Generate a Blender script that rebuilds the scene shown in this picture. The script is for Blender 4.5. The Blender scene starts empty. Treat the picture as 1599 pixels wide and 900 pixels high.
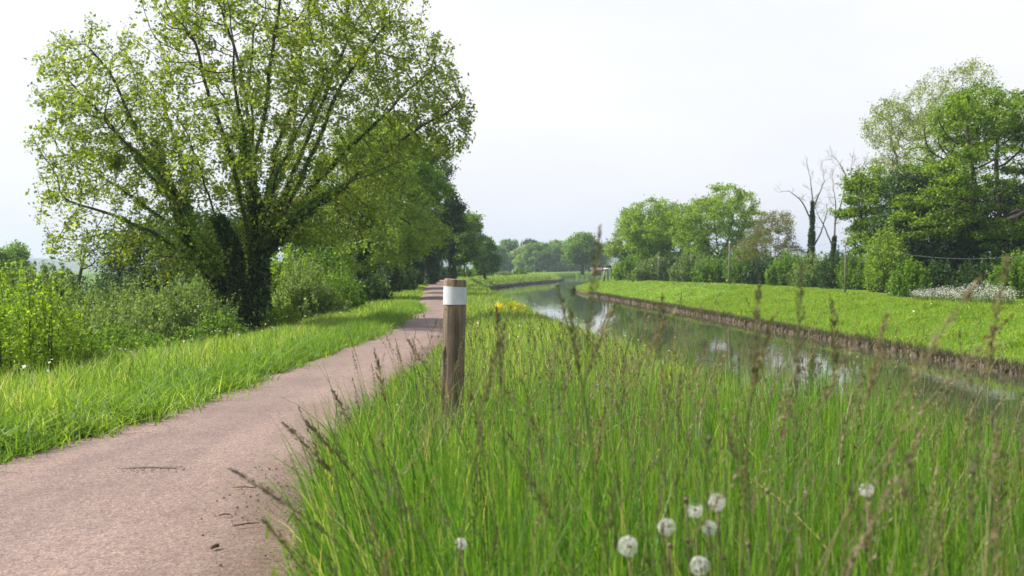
import bpy, math, random
import numpy as np
from mathutils import Vector

# ------------------------------------------------------------------ frame
F, HY, CX, CAMH = 1777.0, 418.0, 799.5, 1.15     # pixels of the 1599 px wide photo; camera height in metres
R = math.radians
sc = bpy.context.scene
col = sc.collection

# ------------------------------------------------------------------ camera
cd = bpy.data.cameras.new("camera")
cam = bpy.data.objects.new("camera", cd)
col.objects.link(cam)
cd.sensor_width = 36.0
cd.lens = F / 1599.0 * 36.0
cam.location = (0, 0, CAMH)
cam.rotation_euler = (R(90) - math.atan((450 - HY) / F), 0, 0)
cd.clip_start = 0.05
cd.clip_end = 20000
cd.dof.use_dof = True
cd.dof.focus_distance = 9.5
cd.dof.aperture_fstop = 5.0
sc.camera = cam

# ------------------------------------------------------------------ sky and sun
SUN_EL, SUN_AZ = R(46), R(-84)                  # azimuth measured from +Y (view direction) towards +X
SUN_STR, SKY_STR, EXPO = 5.0, 0.13, 0.62
w = bpy.data.worlds.new("World")
sc.world = w
w.use_nodes = True
nt = w.node_tree
bg = nt.nodes["Background"]
sky = nt.nodes.new("ShaderNodeTexSky")
sky.sky_type = 'NISHITA'
sky.sun_disc = False
sky.sun_elevation = SUN_EL
sky.sun_rotation = SUN_AZ
sky.air_density = 1.0
sky.dust_density = 3.0
sky.ozone_density = 1.0
tc = nt.nodes.new("ShaderNodeTexCoord")
mp = nt.nodes.new("ShaderNodeMapping")
mp.inputs['Scale'].default_value = (1.0, 1.0, 3.2)
nz = nt.nodes.new("ShaderNodeTexNoise")
nz.inputs['Scale'].default_value = 1.6
nz.inputs['Detail'].default_value = 5
cr = nt.nodes.new("ShaderNodeMapRange")
cr.inputs['From Min'].default_value = 0.3
cr.inputs['From Max'].default_value = 0.72
cr.inputs['To Min'].default_value = 0.55
cr.inputs['To Max'].default_value = 0.97
mx = nt.nodes.new("ShaderNodeMix")
mx.data_type = 'RGBA'
nt.links.new(tc.outputs['Generated'], mp.inputs['Vector'])
nt.links.new(mp.outputs['Vector'], nz.inputs['Vector'])
nt.links.new(nz.outputs['Fac'], cr.inputs['Value'])
sx_ = nt.nodes.new("ShaderNodeSeparateXYZ")
nt.links.new(tc.outputs['Generated'], sx_.inputs[0])
el_ = nt.nodes.new("ShaderNodeMapRange")
el_.inputs['From Min'].default_value = .30
el_.inputs['From Max'].default_value = .75
el_.inputs['To Min'].default_value = 1.0
el_.inputs['To Max'].default_value = .30
nt.links.new(sx_.outputs['Z'], el_.inputs['Value'])
ml_ = nt.nodes.new("ShaderNodeMath")
ml_.operation = 'MULTIPLY'
nt.links.new(cr.outputs['Result'], ml_.inputs[0])
nt.links.new(el_.outputs['Result'], ml_.inputs[1])
nt.links.new(ml_.outputs[0], mx.inputs[0])
nt.links.new(sky.outputs['Color'], mx.inputs[6])
mx.inputs[7].default_value = (5.5, 5.4, 5.6, 1)        # thin bright cirrus veil
nt.links.new(mx.outputs[2], bg.inputs['Color'])
bg.inputs['Strength'].default_value = SKY_STR

sd = bpy.data.lights.new("sun", 'SUN')
sd.energy = SUN_STR
sd.angle = R(0.7)
sd.color = (1.0, 0.95, 0.86)
so = bpy.data.objects.new("sun", sd)
col.objects.link(so)
sv = Vector((math.sin(SUN_AZ) * math.cos(SUN_EL), math.cos(SUN_AZ) * math.cos(SUN_EL), math.sin(SUN_EL)))
so.rotation_euler = sv.to_track_quat('Z', 'Y').to_euler()
so.location = sv * 60

sc.view_settings.view_transform = 'Standard'
sc.view_settings.look = 'None'
sc.view_settings.gamma = 1
sc.view_settings.exposure = EXPO
sc.render.engine = 'CYCLES'
cy = sc.cycles
cy.max_bounces = 7
cy.diffuse_bounces = 3
cy.glossy_bounces = 2
cy.transmission_bounces = 4
cy.volume_bounces = 0
cy.transparent_max_bounces = 6
cy.use_denoising = True
try:
    cy.denoiser = 'OPENIMAGEDENOISE'
except Exception:
    pass
cy.sample_clamp_indirect = 6
cy.caustics_reflective = False
cy.caustics_refractive = False

rng = np.random.default_rng(11)
random.seed(5)


# ------------------------------------------------------------------ helpers
def XZ(px, py, d):
    return ((px - CX) / F * d, CAMH - (py - HY) / F * d)


def X(px, d):
    return (px - CX) / F * d


def tag(o, label=None, cat=None, group=None, kind=None):
    if label: o["label"] = label
    if cat: o["category"] = cat
    if group: o["group"] = group
    if kind: o["kind"] = kind
    return o


def empty(name, loc=(0, 0, 0), rz=0.0, s=1.0):
    o = bpy.data.objects.new(name, None)
    o.location = loc
    o.rotation_euler = (0, 0, rz)
    o.scale = (s, s, s) if not isinstance(s, tuple) else s
    o.empty_display_size = 0.2
    col.objects.link(o)
    return o


class MB:
    """Collects geometry as numpy arrays and links it as one mesh object."""

    def __init__(self):
        self.v, self.f, self.c, self.n = [], [], [], 0

    def add(self, V, Fc, rnd=None):
        V = np.asarray(V, dtype=np.float32).reshape(-1, 3)
        Fc = np.asarray(Fc, dtype=np.int64)
        if not len(V) or not len(Fc): return
        self.v.append(V)
        self.f.append(Fc + self.n)
        if rnd is None: rnd = np.full(len(V), 0.5, np.float32)
        elif np.isscalar(rnd): rnd = np.full(len(V), rnd, np.float32)
        self.c.append(np.asarray(rnd, np.float32))
        self.n += len(V)

    def build(self, name, mat, parent=None, smooth=False, data_only=False):
        V = np.concatenate(self.v)
        me = bpy.data.meshes.new(name)
        me.vertices.add(len(V))
        me.vertices.foreach_set("co", V.ravel())
        sizes = np.concatenate([np.full(len(f), f.shape[1], np.int32) for f in self.f])
        loops = np.concatenate([f.ravel() for f in self.f]).astype(np.int32)
        me.loops.add(len(loops))
        me.loops.foreach_set("vertex_index", loops)
        me.polygons.add(len(sizes))
        starts = np.zeros(len(sizes), np.int32)
        starts[1:] = np.cumsum(sizes)[:-1]
        me.polygons.foreach_set("loop_start", starts)
        me.polygons.foreach_set("loop_total", sizes)
        if smooth:
            me.polygons.foreach_set("use_smooth", np.ones(len(sizes), bool))
        at = me.attributes.new("rnd", 'FLOAT', 'POINT')
        at.data.foreach_set("value", np.concatenate(self.c))
        me.update(calc_edges=True)
        me.validate()
        if mat: me.materials.append(mat)
        if data_only: return me
        o = bpy.data.objects.new(name, me)
        col.objects.link(o)
        if parent: o.parent = parent
        return o


def norm(a):
    return a / (np.linalg.norm(a, axis=-1, keepdims=True) + 1e-9)


def tube(mb, pts, rad, sides=6, rnd=0.5, cap=True):
    pts = np.asarray(pts, float)
    n = len(pts)
    if n < 2: return
    rad = np.broadcast_to(np.asarray(rad, float), (n,))
    T = norm(np.gradient(pts, axis=0))
    ref = np.array([0.31, 0.95, 0.05]) if abs(T[:, 2]).mean() > 0.6 else np.array([0, 0, 1.0])
    U = norm(np.cross(T, ref))
    W = np.cross(T, U)
    a = np.linspace(0, 2 * np.pi, sides, endpoint=False)
    V = pts[:, None] + rad[:, None, None] * (np.cos(a)[None, :, None] * U[:, None] + np.sin(a)[None, :, None] * W[:, None])
    i = np.arange(n - 1)[:, None] * sides
    j = np.arange(sides)[None]
    k = (j + 1) % sides
    Fq = np.stack([i + j, i + k, i + sides + k, i + sides + j], -1).reshape(-1, 4)
    V = V.reshape(-1, 3)
    mb.add(V, Fq, rnd)
    if cap:
        b = mb.n - len(V)
        mb.f.append(np.array([[b + s for s in range(sides)][::-1]]))
        mb.f.append(np.array([[b + (n - 1) * sides + s for s in range(sides)]]))


def box(mb, c, s, rz=0.0, rnd=0.5, taper=1.0):
    c = np.array(c, float)
    x, y, z = [q / 2 for q in s]
    P = np.array([[-x, -y, -z], [x, -y, -z], [x, y, -z], [-x, y, -z], [-x * taper, -y * taper, z], [x * taper, -y * taper, z], [x * taper, y * taper, z], [-x * taper, y * taper, z]])
    ca, sa = math.cos(rz), math.sin(rz)
    P = P @ np.array([[ca, sa, 0], [-sa, ca, 0], [0, 0, 1]]) + c
    mb.add(P, [[0, 3, 2, 1], [4, 5, 6, 7], [0, 1, 5, 4], [1, 2, 6, 5], [2, 3, 7, 6], [3, 0, 4, 7]], rnd)


def leaves(mb, C, size, r, up=0.5, N=None, aspect=0.55, var=0.35):
    """diamond leaves, slightly folded, at centres C"""
    n = len(C)
    if n == 0: return
    nn = r.normal(size=(n, 3))
    nn[:, 2] = nn[:, 2] + up * 1.6
    if N is not None: nn = nn * 0.8 + N * 1.6
    nn = norm(nn)
    u = norm(np.cross(nn, r.normal(size=(n, 3))))
    v = np.cross(nn, u)
    s = size * (1 + var * r.normal(size=(n, 1))).clip(0.4, 1.8)
    a, b = u * s * 0.5, v * s * 0.5 * aspect
    V = np.stack([C - a, C + b * 1.0 + nn * s * 0.10 - a * 0.15, C + a, C - b + nn * s * 0.10 - a * 0.15], 1)
    f = np.arange(n * 4).reshape(n, 4)
    mb.add(V.reshape(-1, 3), f, np.repeat(r.random(n), 4))


def blades(mb, P, h, wd, r, lean=0.35, segs=4, droop=0.25, wind=(0.0, 0.0), rnd=None):
    """grass blades as tapered strips; P roots (n,3), h heights, wd widths"""
    n = len(P)
    if n == 0: return
    t = np.linspace(0, 1, segs + 1)[None, :, None]
    ang = r.random(n) * 2 * np.pi
    ld = np.stack([np.cos(ang), np.sin(ang), np.zeros(n)], -1)
    L = ld * (lean * np.abs(r.normal(size=(n, 1))) * h[:, None]) + np.array([wind[0], wind[1], 0]) * h[:, None]
    dr = (droop * r.random((n, 1)) * h[:, None])
    c = P[:, None] + L[:, None] * t ** 1.8 + np.array([0, 0, 1.0]) * (h[:, None, None] * t - dr[:, None] * t ** 3)
    wa = r.random(n) * np.pi
    wv = np.stack([np.cos(wa), np.sin(wa), np.zeros(n)], -1) * (wd[:, None] / 2)
    prof = np.clip(1.0 - t ** 2.2, 0.02, 1) * (0.7 + 0.6 * np.minimum(t * 3, 1) * 0.5)
    V = np.stack([c - wv[:, None] * prof, c + wv[:, None] * prof], 2)          # n, segs+1, 2, 3
    base = (np.arange(n) * (segs + 1) * 2)[:, None]
    k = (np.arange(segs) * 2)[None]
    f = np.stack([base + k, base + k + 1, base + k + 3, base + k + 2], -1).reshape(-1, 4)
    rr = r.random(n) if rnd is None else rnd
    mb.add(V.reshape(-1, 3), f, np.repeat(rr, (segs + 1) * 2))


def fbm2(x, y, seed=0, octaves=4, scale=1.0):
    """cheap smooth value field from sums of rotated sines"""
    r = np.random.default_rng(seed)
    out = np.zeros_like(np.asarray(x, float) + np.asarray(y, float))
    a, amp, tot = 1.0 / scale, 1.0, 0
    for _ in range(octaves):
        for _ in range(3):
            th, ph = r.random() * 6.283, r.random() * 6.283
            out += amp / 3 * np.sin((x * math.cos(th) + y * math.sin(th)) * a * (0.8 + 0.5 * r.random()) + ph)
        tot += amp
        a *= 2.1
        amp *= 0.5
    return out / tot


# ------------------------------------------------------------------ materials
def new_mat(name):
    m = bpy.data.materials.new(name)
    m.use_nodes = True
    nt = m.node_tree
    return m, nt, nt.nodes["Principled BSDF"], nt.nodes["Material Output"]


def ramp(nt, fac, stops):
    r = nt.nodes.new("ShaderNodeValToRGB")
    el = r.color_ramp.elements
    el[0].position, el[0].color = stops[0][0], (*stops[0][1], 1)
    el[1].position, el[1].color = stops[-1][0], (*stops[-1][1], 1)
    for p, c in stops[1:-1]:
        e = el.new(p)
        e.color = (*c, 1)
    nt.links.new(fac, r.inputs['Fac'])
    return r.outputs['Color']


def noise(nt, scale, detail=4, coord='Object', stretch=None, rough=0.55):
    t = nt.nodes.new("ShaderNodeTexCoord")
    n = nt.nodes.new("ShaderNodeTexNoise")
    n.inputs['Scale'].default_value = scale
    n.inputs['Detail'].default_value = detail
    n.inputs['Roughness'].default_value = rough
    src = t.outputs[coord]
    if stretch:
        mpp = nt.nodes.new("ShaderNodeMapping")
        mpp.inputs['Scale'].default_value = stretch
        nt.links.new(src, mpp.inputs['Vector'])
        src = mpp.outputs['Vector']
    nt.links.new(src, n.inputs['Vector'])
    return n.outputs['Fac']


def mixc(nt, fac, a, b, mode='MIX'):
    m = nt.nodes.new("ShaderNodeMix")
    m.data_type = 'RGBA'
    m.blend_type = mode
    for s, v in ((0, fac), (6, a), (7, b)):
        if isinstance(v, (int, float)): m.inputs[s].default_value = v
        elif isinstance(v, tuple): m.inputs[s].default_value = (*v, 1)
        else: nt.links.new(v, m.inputs[s])
    return m.outputs[2]


def bump(nt, bsdf, height, strength, dist):
    b = nt.nodes.new("ShaderNodeBump")
    b.inputs['Strength'].default_value = strength
    b.inputs['Distance'].default_value = dist
    nt.links.new(height, b.inputs['Height'])
    nt.links.new(b.outputs['Normal'], bsdf.inputs['Normal'])
    return b


def leaf_mat(name, stops, trans=0.45, rough=0.5, tboost=1.5, patch=0.0, spec=0.35, tcol=(1.15, 1.1, .45)):
    """foliage: colour picked per leaf through the rnd attribute, light passes through the leaf"""
    m, nt, b, out = new_mat(name)
    at = nt.nodes.new("ShaderNodeAttribute")
    at.attribute_name = "rnd"
    c = ramp(nt, at.outputs['Fac'], stops)
    if patch:
        nf = ramp(nt, noise(nt, patch, 5), [(.38, (0, 0, 0)), (.66, (1, 1, 1))])
        c = mixc(nt, nf, c, mixc(nt, 1.0, c, (1.10, 0.97, 0.9), 'MULTIPLY'))
    nt.links.new(c, b.inputs['Base Color'])
    b.inputs['Roughness'].default_value = rough
    b.inputs['Specular IOR Level'].default_value = spec
    tr = nt.nodes.new("ShaderNodeBsdfTranslucent")
    tcx = mixc(nt, 1.0, c, tuple(tboost * q for q in tcol), 'MULTIPLY')
    nt.links.new(tcx, tr.inputs['Color'])
    ms = nt.nodes.new("ShaderNodeMixShader")
    ms.inputs[0].default_value = trans
    nt.links.new(b.outputs[0], ms.inputs[1])
    nt.links.new(tr.outputs[0], ms.inputs[2])
    nt.links.new(ms.outputs[0], out.inputs['Surface'])
    return m


M = {}
M['oak_spring'] = leaf_mat("young leaf green", [(0, (0.105, 0.171, 0.021)), (.5, (0.178, 0.256, 0.033)), (.85, (0.267, 0.342, 0.051)), (1, (0.386, 0.404, 0.105))], .5)
M['leaf_mid'] = leaf_mat("mid leaf green", [(0, (0.062, 0.135, 0.014)), (.5, (0.117, 0.226, 0.021)), (1, (0.201, 0.330, 0.035))], .45)
M['leaf_bright'] = leaf_mat("bright leaf green", [(0, (0.098, 0.182, 0.014)), (.5, (0.172, 0.286, 0.021)), (1, (0.284, 0.390, 0.041))], .5)
M['leaf_oak'] = leaf_mat("oak leaf green", [(0, (0.057, 0.121, 0.012)), (.5, (0.121, 0.220, 0.018)), (.85, (0.218, 0.330, 0.030)), (1, (0.299, 0.385, 0.045))], .45)
M['leaf_yellow'] = leaf_mat("yellow green leaf", [(0, (0.122, 0.208, 0.026)), (.5, (0.182, 0.283, 0.040)), (1, (0.279, 0.373, 0.066))], .45)
M['leaf_pale'] = leaf_mat("pale leaf", [(0, (0.125, 0.188, 0.050)), (.5, (0.213, 0.275, 0.075)), (1, (0.312, 0.362, 0.112))], .45)
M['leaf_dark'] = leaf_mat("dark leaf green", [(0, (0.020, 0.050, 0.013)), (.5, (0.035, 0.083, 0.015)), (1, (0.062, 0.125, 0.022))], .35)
M['leaf_willow'] = leaf_mat("grey green willow leaf", [(0, (0.081, 0.149, 0.041)), (.5, (0.149, 0.230, 0.068)), (1, (0.243, 0.324, 0.108))], .45)
M['leaf_brown'] = leaf_mat("bronze leaf", [(0, (0.106, 0.097, 0.041)), (.5, (0.160, 0.152, 0.055)), (1, (0.170, 0.234, 0.068))], .4)
M['ivy'] = leaf_mat("ivy leaf", [(0, (0.017, 0.042, 0.011)), (.6, (0.034, 0.074, 0.016)), (1, (0.084, 0.132, 0.026))], .25, rough=.35)
M['grass'] = leaf_mat("grass blade", [(0, (0.041, 0.118, 0.016)), (.35, (0.086, 0.211, 0.023)), (.7, (0.140, 0.294, 0.035)), (.9, (0.216, 0.343, 0.074)), (.97, (0.324, 0.304, 0.176)), (1, (0.405, 0.372, 0.270))], .5, rough=.42, patch=1.3)
M['grass_verge'] = leaf_mat("verge grass blade", [(0, (0.085, 0.176, 0.027)), (.4, (0.157, 0.294, 0.042)), (.75, (0.233, 0.363, 0.068)), (.9, (0.342, 0.392, 0.165)), (1, (0.427, 0.372, 0.300))], .5, rough=.45, patch=.8)
M['grass_mown'] = leaf_mat("mown grass blade", [(0, (0.123, 0.223, 0.020)), (.5, (0.190, 0.320, 0.031)), (.93, (0.257, 0.359, 0.049)), (1, (0.342, 0.369, 0.168))], .5, patch=.55)
M['seed'] = leaf_mat("dry seed head", [(0, (.12, .10, .055)), (.5, (.19, .145, .085)), (.8, (.27, .21, .13)), (1, (.40, .34, .22))], .35, tboost=1.1)
M['seed_dark'] = leaf_mat("dark seed head", [(0, (.06, .07, .03)), (.5, (.11, .105, .055)), (1, (.18, .155, .10))], .3, tboost=1.1)
M['stem'] = leaf_mat("grass stem", [(0, (.07, .12, .02)), (.5, (.11, .15, .03)), (1, (.20, .18, .07))], .3)
M['yellow'] = leaf_mat("yellow petal", [(0, (.75, .6, .01)), (1, (.85, .75, .05))], .35, tboost=1.0)
M['white'] = leaf_mat("white petal", [(0, (.6, .62, .5)), (1, (.8, .8, .74))], .4, tboost=1.0, tcol=(1, 1, .95))
M['pappus'] = leaf_mat("dandelion down", [(0, (.72, .71, .68)), (1, (.86, .85, .83))], .5, tboost=1.0, tcol=(1, 1, 1))


def bark(name, c1, c2, sc_=6):
    m, nt, b, out = new_mat(name)
    nf = noise(nt, sc_, 6, stretch=(1, 1, .25))
    c = ramp(nt, nf, [(.3, c1), (.7, c2)])
    nt.links.new(c, b.inputs['Base Color'])
    b.inputs['Roughness'].default_value = .9
    bump(nt, b, nf, .8, .02)
    return m


M['bark'] = bark("bark", (.028, .022, .016), (.07, .06, .042))
M['bark_pale'] = bark("pale bark", (.12, .10, .08), (.26, .23, .19))
M['bark_dead'] = bark("dead grey bark", (.10, .085, .07), (.20, .17, .14))


def mat_ground():
    m, nt, b, out = new_mat("meadow ground")
    n1 = noise(nt, .35, 6)
    n2 = noise(nt, 14, 5)
    g = ramp(nt, n1, [(.3, (.08, .16, .014)), (.55, (.13, .23, .02)), (.75, (.20, .29, .04))])
    g2 = ramp(nt, n2, [(.3, (.5, .5, .45)), (.7, (1.25, 1.25, 1.2))])
    c = mixc(nt, 1.0, g, g2, 'MULTIPLY')
    nt.links.new(c, b.inputs['Base Color'])
    b.inputs['Roughness'].default_value = .95
    b.inputs['Specular IOR Level'].default_value = .1
    bump(nt, b, n2, 1.0, .08)
    return m


def mat_path():
    m, nt, b, out = new_mat("pinkish asphalt")
    big = noise(nt, .8, 4)
    mid = noise(nt, 9, 5)
    c = ramp(nt, big, [(.3, (.200, .143, .124)), (.7, (.248, .182, .158))])
    c = mixc(nt, 1.0, c, ramp(nt, mid, [(.3, (.94, .94, .95)), (.7, (1.05, 1.05, 1.04))]), 'MULTIPLY')
    t = nt.nodes.new("ShaderNodeTexCoord")
    vo = nt.nodes.new("ShaderNodeTexVoronoi")
    vo.inputs['Scale'].default_value = 95
    nt.links.new(t.outputs['Object'], vo.inputs['Vector'])
    sp = ramp(nt, vo.outputs['Color'], [(0, (.45, .42, .42)), (.35, (.85, .83, .82)), (.75, (1.15, 1.14, 1.12)), (1, (1.75, 1.72, 1.68))])
    c = mixc(nt, 1.0, c, sp, 'MULTIPLY')
    # wear: faint paler wheel line and grit stains along the edge
    st = noise(nt, 2.2, 6, stretch=(2.2, .25, 1))
    c = mixc(nt, 1.0, c, ramp(nt, st, [(.38, (.90, .90, .91)), (.6, (1.03, 1.03, 1.02))]), 'MULTIPLY')
    at = nt.nodes.new("ShaderNodeAttribute")
    at.attribute_name = "rnd"
    ln_ = noise(nt, 3.5, 5, stretch=(1, .35, 1))
    ad = nt.nodes.new("ShaderNodeMath")
    ad.operation = 'MULTIPLY_ADD'
    nt.links.new(ln_, ad.inputs[0])
    ad.inputs[1].default_value = .22
    nt.links.new(at.outputs['Fac'], ad.inputs[2])
    wear = ramp(nt, ad.outputs[0], [(.06, (.74, .72, .66)), (.16, (.95, .94, .92)), (.30, (1.05, 1.04, 1.03)), (.42, (.93, .93, .94)), (.60, (.93, .93, .94)), (.78, (1.06, 1.05, 1.04)), (.93, (.95, .94, .90)), (1.0, (.74, .70, .62))])
    c = mixc(nt, 1.0, c, wear, 'MULTIPLY')
    dp = noise(nt, 1.3, 3)
    c = mixc(nt, 1.0, c, ramp(nt, dp, [(.30, (.90, .91, .93)), (.40, (1, 1, 1))]), 'MULTIPLY')
    nt.links.new(c, b.inputs['Base Color'])
    b.inputs['Roughness'].default_value = .82
    b.inputs['Specular IOR Level'].default_value = .35
    bump(nt, b, vo.outputs['Distance'], .45, .006)
    return m


def mat_water():
    m, nt, b, out = new_mat("canal water")
    b.inputs['Base Color'].default_value = (.055, .068, .034, 1)
    b.inputs['Roughness'].default_value = .03
    b.inputs['IOR'].default_value = 1.333
    b.inputs['Specular IOR Level'].default_value = .5
    n1 = noise(nt, 2.6, 3, stretch=(.8, .5, 1))
    n2 = noise(nt, .35, 3, stretch=(1, .5, 1))
    a = nt.nodes.new("ShaderNodeMath")
    a.operation = 'MULTIPLY'
    nt.links.new(n1, a.inputs[0])
    nt.links.new(n2, a.inputs[1])
    bump(nt, b, a.outputs[0], .05, .10)
    return m


def plain(name, c, rough=.6, var=None, scale=8, bmp=0, metal=0):
    m, nt, b, out = new_mat(name)
    nf = noise(nt, scale, 5)
    c2 = tuple(min(1, q * (1 + (var or .25))) for q in c)
    c1 = tuple(q * (1 - (var or .25)) for q in c)
    nt.links.new(ramp(nt, nf, [(.3, c1), (.7, c2)]), b.inputs['Base Color'])
    b.inputs['Roughness'].default_value = rough
    b.inputs['Metallic'].default_value = metal
    if bmp: bump(nt, b, nf, bmp, .01)
    return m


def mat_wood(name, c1, c2, c3):
    m, nt, b, out = new_mat(name)
    g = noise(nt, 5, 8, stretch=(9, 9, .5), rough=.7)
    k = noise(nt, 1.6, 3, stretch=(3, 3, 1.2))
    c = ramp(nt, g, [(.3, c1), (.5, c2), (.72, c3)])
    c = mixc(nt, 1.0, c, ramp(nt, k, [(.35, (.6, .58, .55)), (.65, (1.15, 1.12, 1.1))]), 'MULTIPLY')
    nt.links.new(c, b.inputs['Base Color'])
    b.inputs['Roughness'].default_value = .85
    bump(nt, b, g, .9, .012)
    return m


M['ground'] = mat_ground()
M['path'] = mat_path()
M['water'] = mat_water()
M['post'] = mat_wood("weathered post wood", (.055, .038, .022), (.20, .15, .10), (.40, .33, .24))
M['post_end'] = mat_wood("dark end grain", (.05, .035, .02), (.10, .07, .04), (.17, .12, .075))
M['band'] = plain("white reflective band", (.52, .55, .58), .4, .10, 25)
M['soil'] = plain("dark soil crumbs", (.12, .092, .066), .95, .6, 40)
M['twig'] = plain("dry twig", (.13, .09, .06), .9, .4, 20)
M['revet'] = plain("earth and root revetment", (.088, .064, .043), .95, .55, 5, 1.0)
M['revet_dark'] = plain("dark stone revetment", (.05, .045, .04), .95, .5, 3, .8)
M['pole'] = plain("grey weathered pole", (.16, .14, .12), .9, .3, 6)
M['cable'] = plain("grey cable", (.22, .24, .24), .6)
M['whitepaint'] = plain("white paint", (.75, .76, .76), .5, .08, 4)
M['darkwood'] = plain("dark timber", (.06, .05, .05), .8, .3, 5)
M['greywood'] = plain("grey timber", (.3, .29, .28), .8, .2, 5)
M['brick'] = plain("red brick", (.19, .115, .09), .9, .25, 6)
M['roof'] = plain("brown roof tile", (.15, .10, .085), .9, .25, 8)
M['glass'] = plain("dark window glass", (.03, .035, .04), .1, .1)
M['hill'] = leaf_mat("far wood", [(0, (.03, .06, .015)), (1, (.06, .10, .025))], .2)

# ------------------------------------------------------------------ land shape
Ys = np.array([-40, 0, 10, 23, 37, 60, 80, 95, 108, 125, 140, 158, 174, 200, 240, 258, 275, 300, 340, 420, 900, 5000.])
XLs = np.array([3.9, 3.95, 3.05, 2.05, 1.3, -.25, -1.7, -2.7, -2.9, -1.4, .6, 3.6, 6.9, 8.9, 11, 14, 25, 60, 140, 330, 900, 3500.])
XRs = np.array([11.2, 10.9, 10.6, 10.4, 9.5, 8.3, 6.9, 5.9, 5.8, 7.2, 9.4, 12.6, 16, 20, 32, 46, 70, 110, 200, 400, 1000, 3700.])
PYs = np.array([-40, 0, 4.3, 6.8, 8.6, 11.2, 14.4, 17.5, 21, 29, 37, 48, 64, 80, 93, 113, 130, 150, 174, 230, 600])
PLs = np.array([-4.6, -3.75, -3.38, -3.08, -2.85, -2.66, -2.5, -2.42, -2.4, -2.5, -3.05, -3.75, -4.9, -5.7, -6.5, -7.8, -8.6, -8.0, -4, 0, 60.])


def xl(y): return np.interp(y, Ys, XLs)
def xr(y): return np.interp(y, Ys, XRs)
def pl(y): return np.interp(y, PYs, PLs)
def pr(y): return np.interp(y, PYs, PLs) + np.interp(y, [0, 3, 4.3, 6.3, 9, 14, 20, 29, 39, 60, 200], [3.5, 2.95, 2.62, 2.12, 1.78, 1.42, 1.35, 1.3, 1.3, 1.35, 1.6])


def ground_z(x, y):
    x = np.asarray(x, float)
    y = np.asarray(y, float)
    x, y = np.broadcast_arrays(x, y)
    L, Rr, p0, p1 = xl(y), xr(y), pl(y), pr(y)
    # left of the path
    dl = p0 - x
    zl = np.interp(dl, [0, .3, 1.5, 2.8, 5, 12, 40, 90, 5000], [0, .03, -.05, -.35, -.55, -.9, -1.7, -2.1, -2.1])
    zl = zl + np.where(dl > 3, .12 * fbm2(x, y, 3, 3, 6.0), 0) * np.clip((dl - 3) / 4, 0, 1)
    # between path and water
    db = L - x
    zb = np.interp(db, [-.35, 0, .15, 1.15, 1.6, 9], [-1.9, -1.12, -.9, -.16, 0, .03])
    zb = zb + .025 * fbm2(x, y, 7, 3, .9) * np.clip((x - p1) * 3, 0, 1)
    # right bank
    dr = x - Rr
    zr = np.interp(dr, [-.35, 0, .05, .5, 3.4, 4.4, 12, 30, 300, 5000], [-1.9, -1.25, -.90, -.78, -.02, .06, .05, -.6, -1.5, -1.5])
    zr = zr + .05 * fbm2(x, y, 9, 3, 2.5) * np.clip(dr * 1.5, 0, 1)
    mid = (L + Rr) / 2
    z = np.where(x < p0, zl, np.where(x <= p1, -.012, np.where(x < mid, zb, zr)))
    z = np.where((x > L + .35) & (x < Rr - .35), -1.9, z)
    return z


def gz(x, y): return float(ground_z(x, y))


gx = np.concatenate([-np.geomspace(3300, 16, 46), np.arange(-15.8, 22.01, .2), np.geomspace(22.6, 3300, 46)])
gy = np.concatenate([[-60, -30, -15, -6], np.arange(-3, 60, .5), np.arange(60, 300, 2.0), np.geomspace(302, 4200, 34)])
GX, GY = np.meshgrid(gx, gy)
GZ = ground_z(GX, GY)
mb = MB()
ny, nx = GX.shape
idx = np.arange(ny * nx).reshape(ny, nx)
mb.add(np.stack([GX, GY, GZ], -1), np.stack([idx[:-1, :-1], idx[:-1, 1:], idx[1:, 1:], idx[1:, :-1]], -1).reshape(-1, 4))
tag(mb.build("ground", M['ground'], smooth=True), kind='structure')

# far low hills with woods on them
mb = MB()
hx = np.linspace(-3000, 3000, 240)
hy = np.array([1500, 1650, 1800, 1950, 2100, 2300, 2600])
HX, HYY = np.meshgrid(hx, hy)
prof = np.interp(HYY, hy, [0, .45, .62, .75, 1, .8, 0])
HZ = -2.2 + prof * (22 + 8 * fbm2(HX, HYY * .5, 21, 3, 420) + 4.5 * fbm2(HX, HYY, 22, 3, 60))
HZ[0] = -2.6
HZ[-1] = -2.6
hi = np.arange(HX.size).reshape(HX.shape)
mb.add(np.stack([HX, HYY, HZ], -1), np.stack([hi[:-1, :-1], hi[:-1, 1:], hi[1:, 1:], hi[1:, :-1]], -1).reshape(-1, 4), np.random.default_rng(2).random(HX.size))
tag(mb.build("hills", M['hill'], smooth=True), kind='structure')

# water
mb = MB()
wy = np.concatenate([np.arange(-30, 60, 2.0), np.arange(60, 420, 4.0)])
WV = []
for y in wy:
    a, b_ = xl(y) - .3, xr(y) + .3
    for k in range(7): WV.append((a + (b_ - a) * k / 6, y, -1.03))
ii = np.arange(len(WV)).reshape(len(wy), 7)
mb.add(WV, np.stack([ii[:-1, :-1], ii[:-1, 1:], ii[1:, 1:], ii[1:, :-1]], -1).reshape(-1, 4))
tag(mb.build("water", M['water']), kind='structure')

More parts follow.
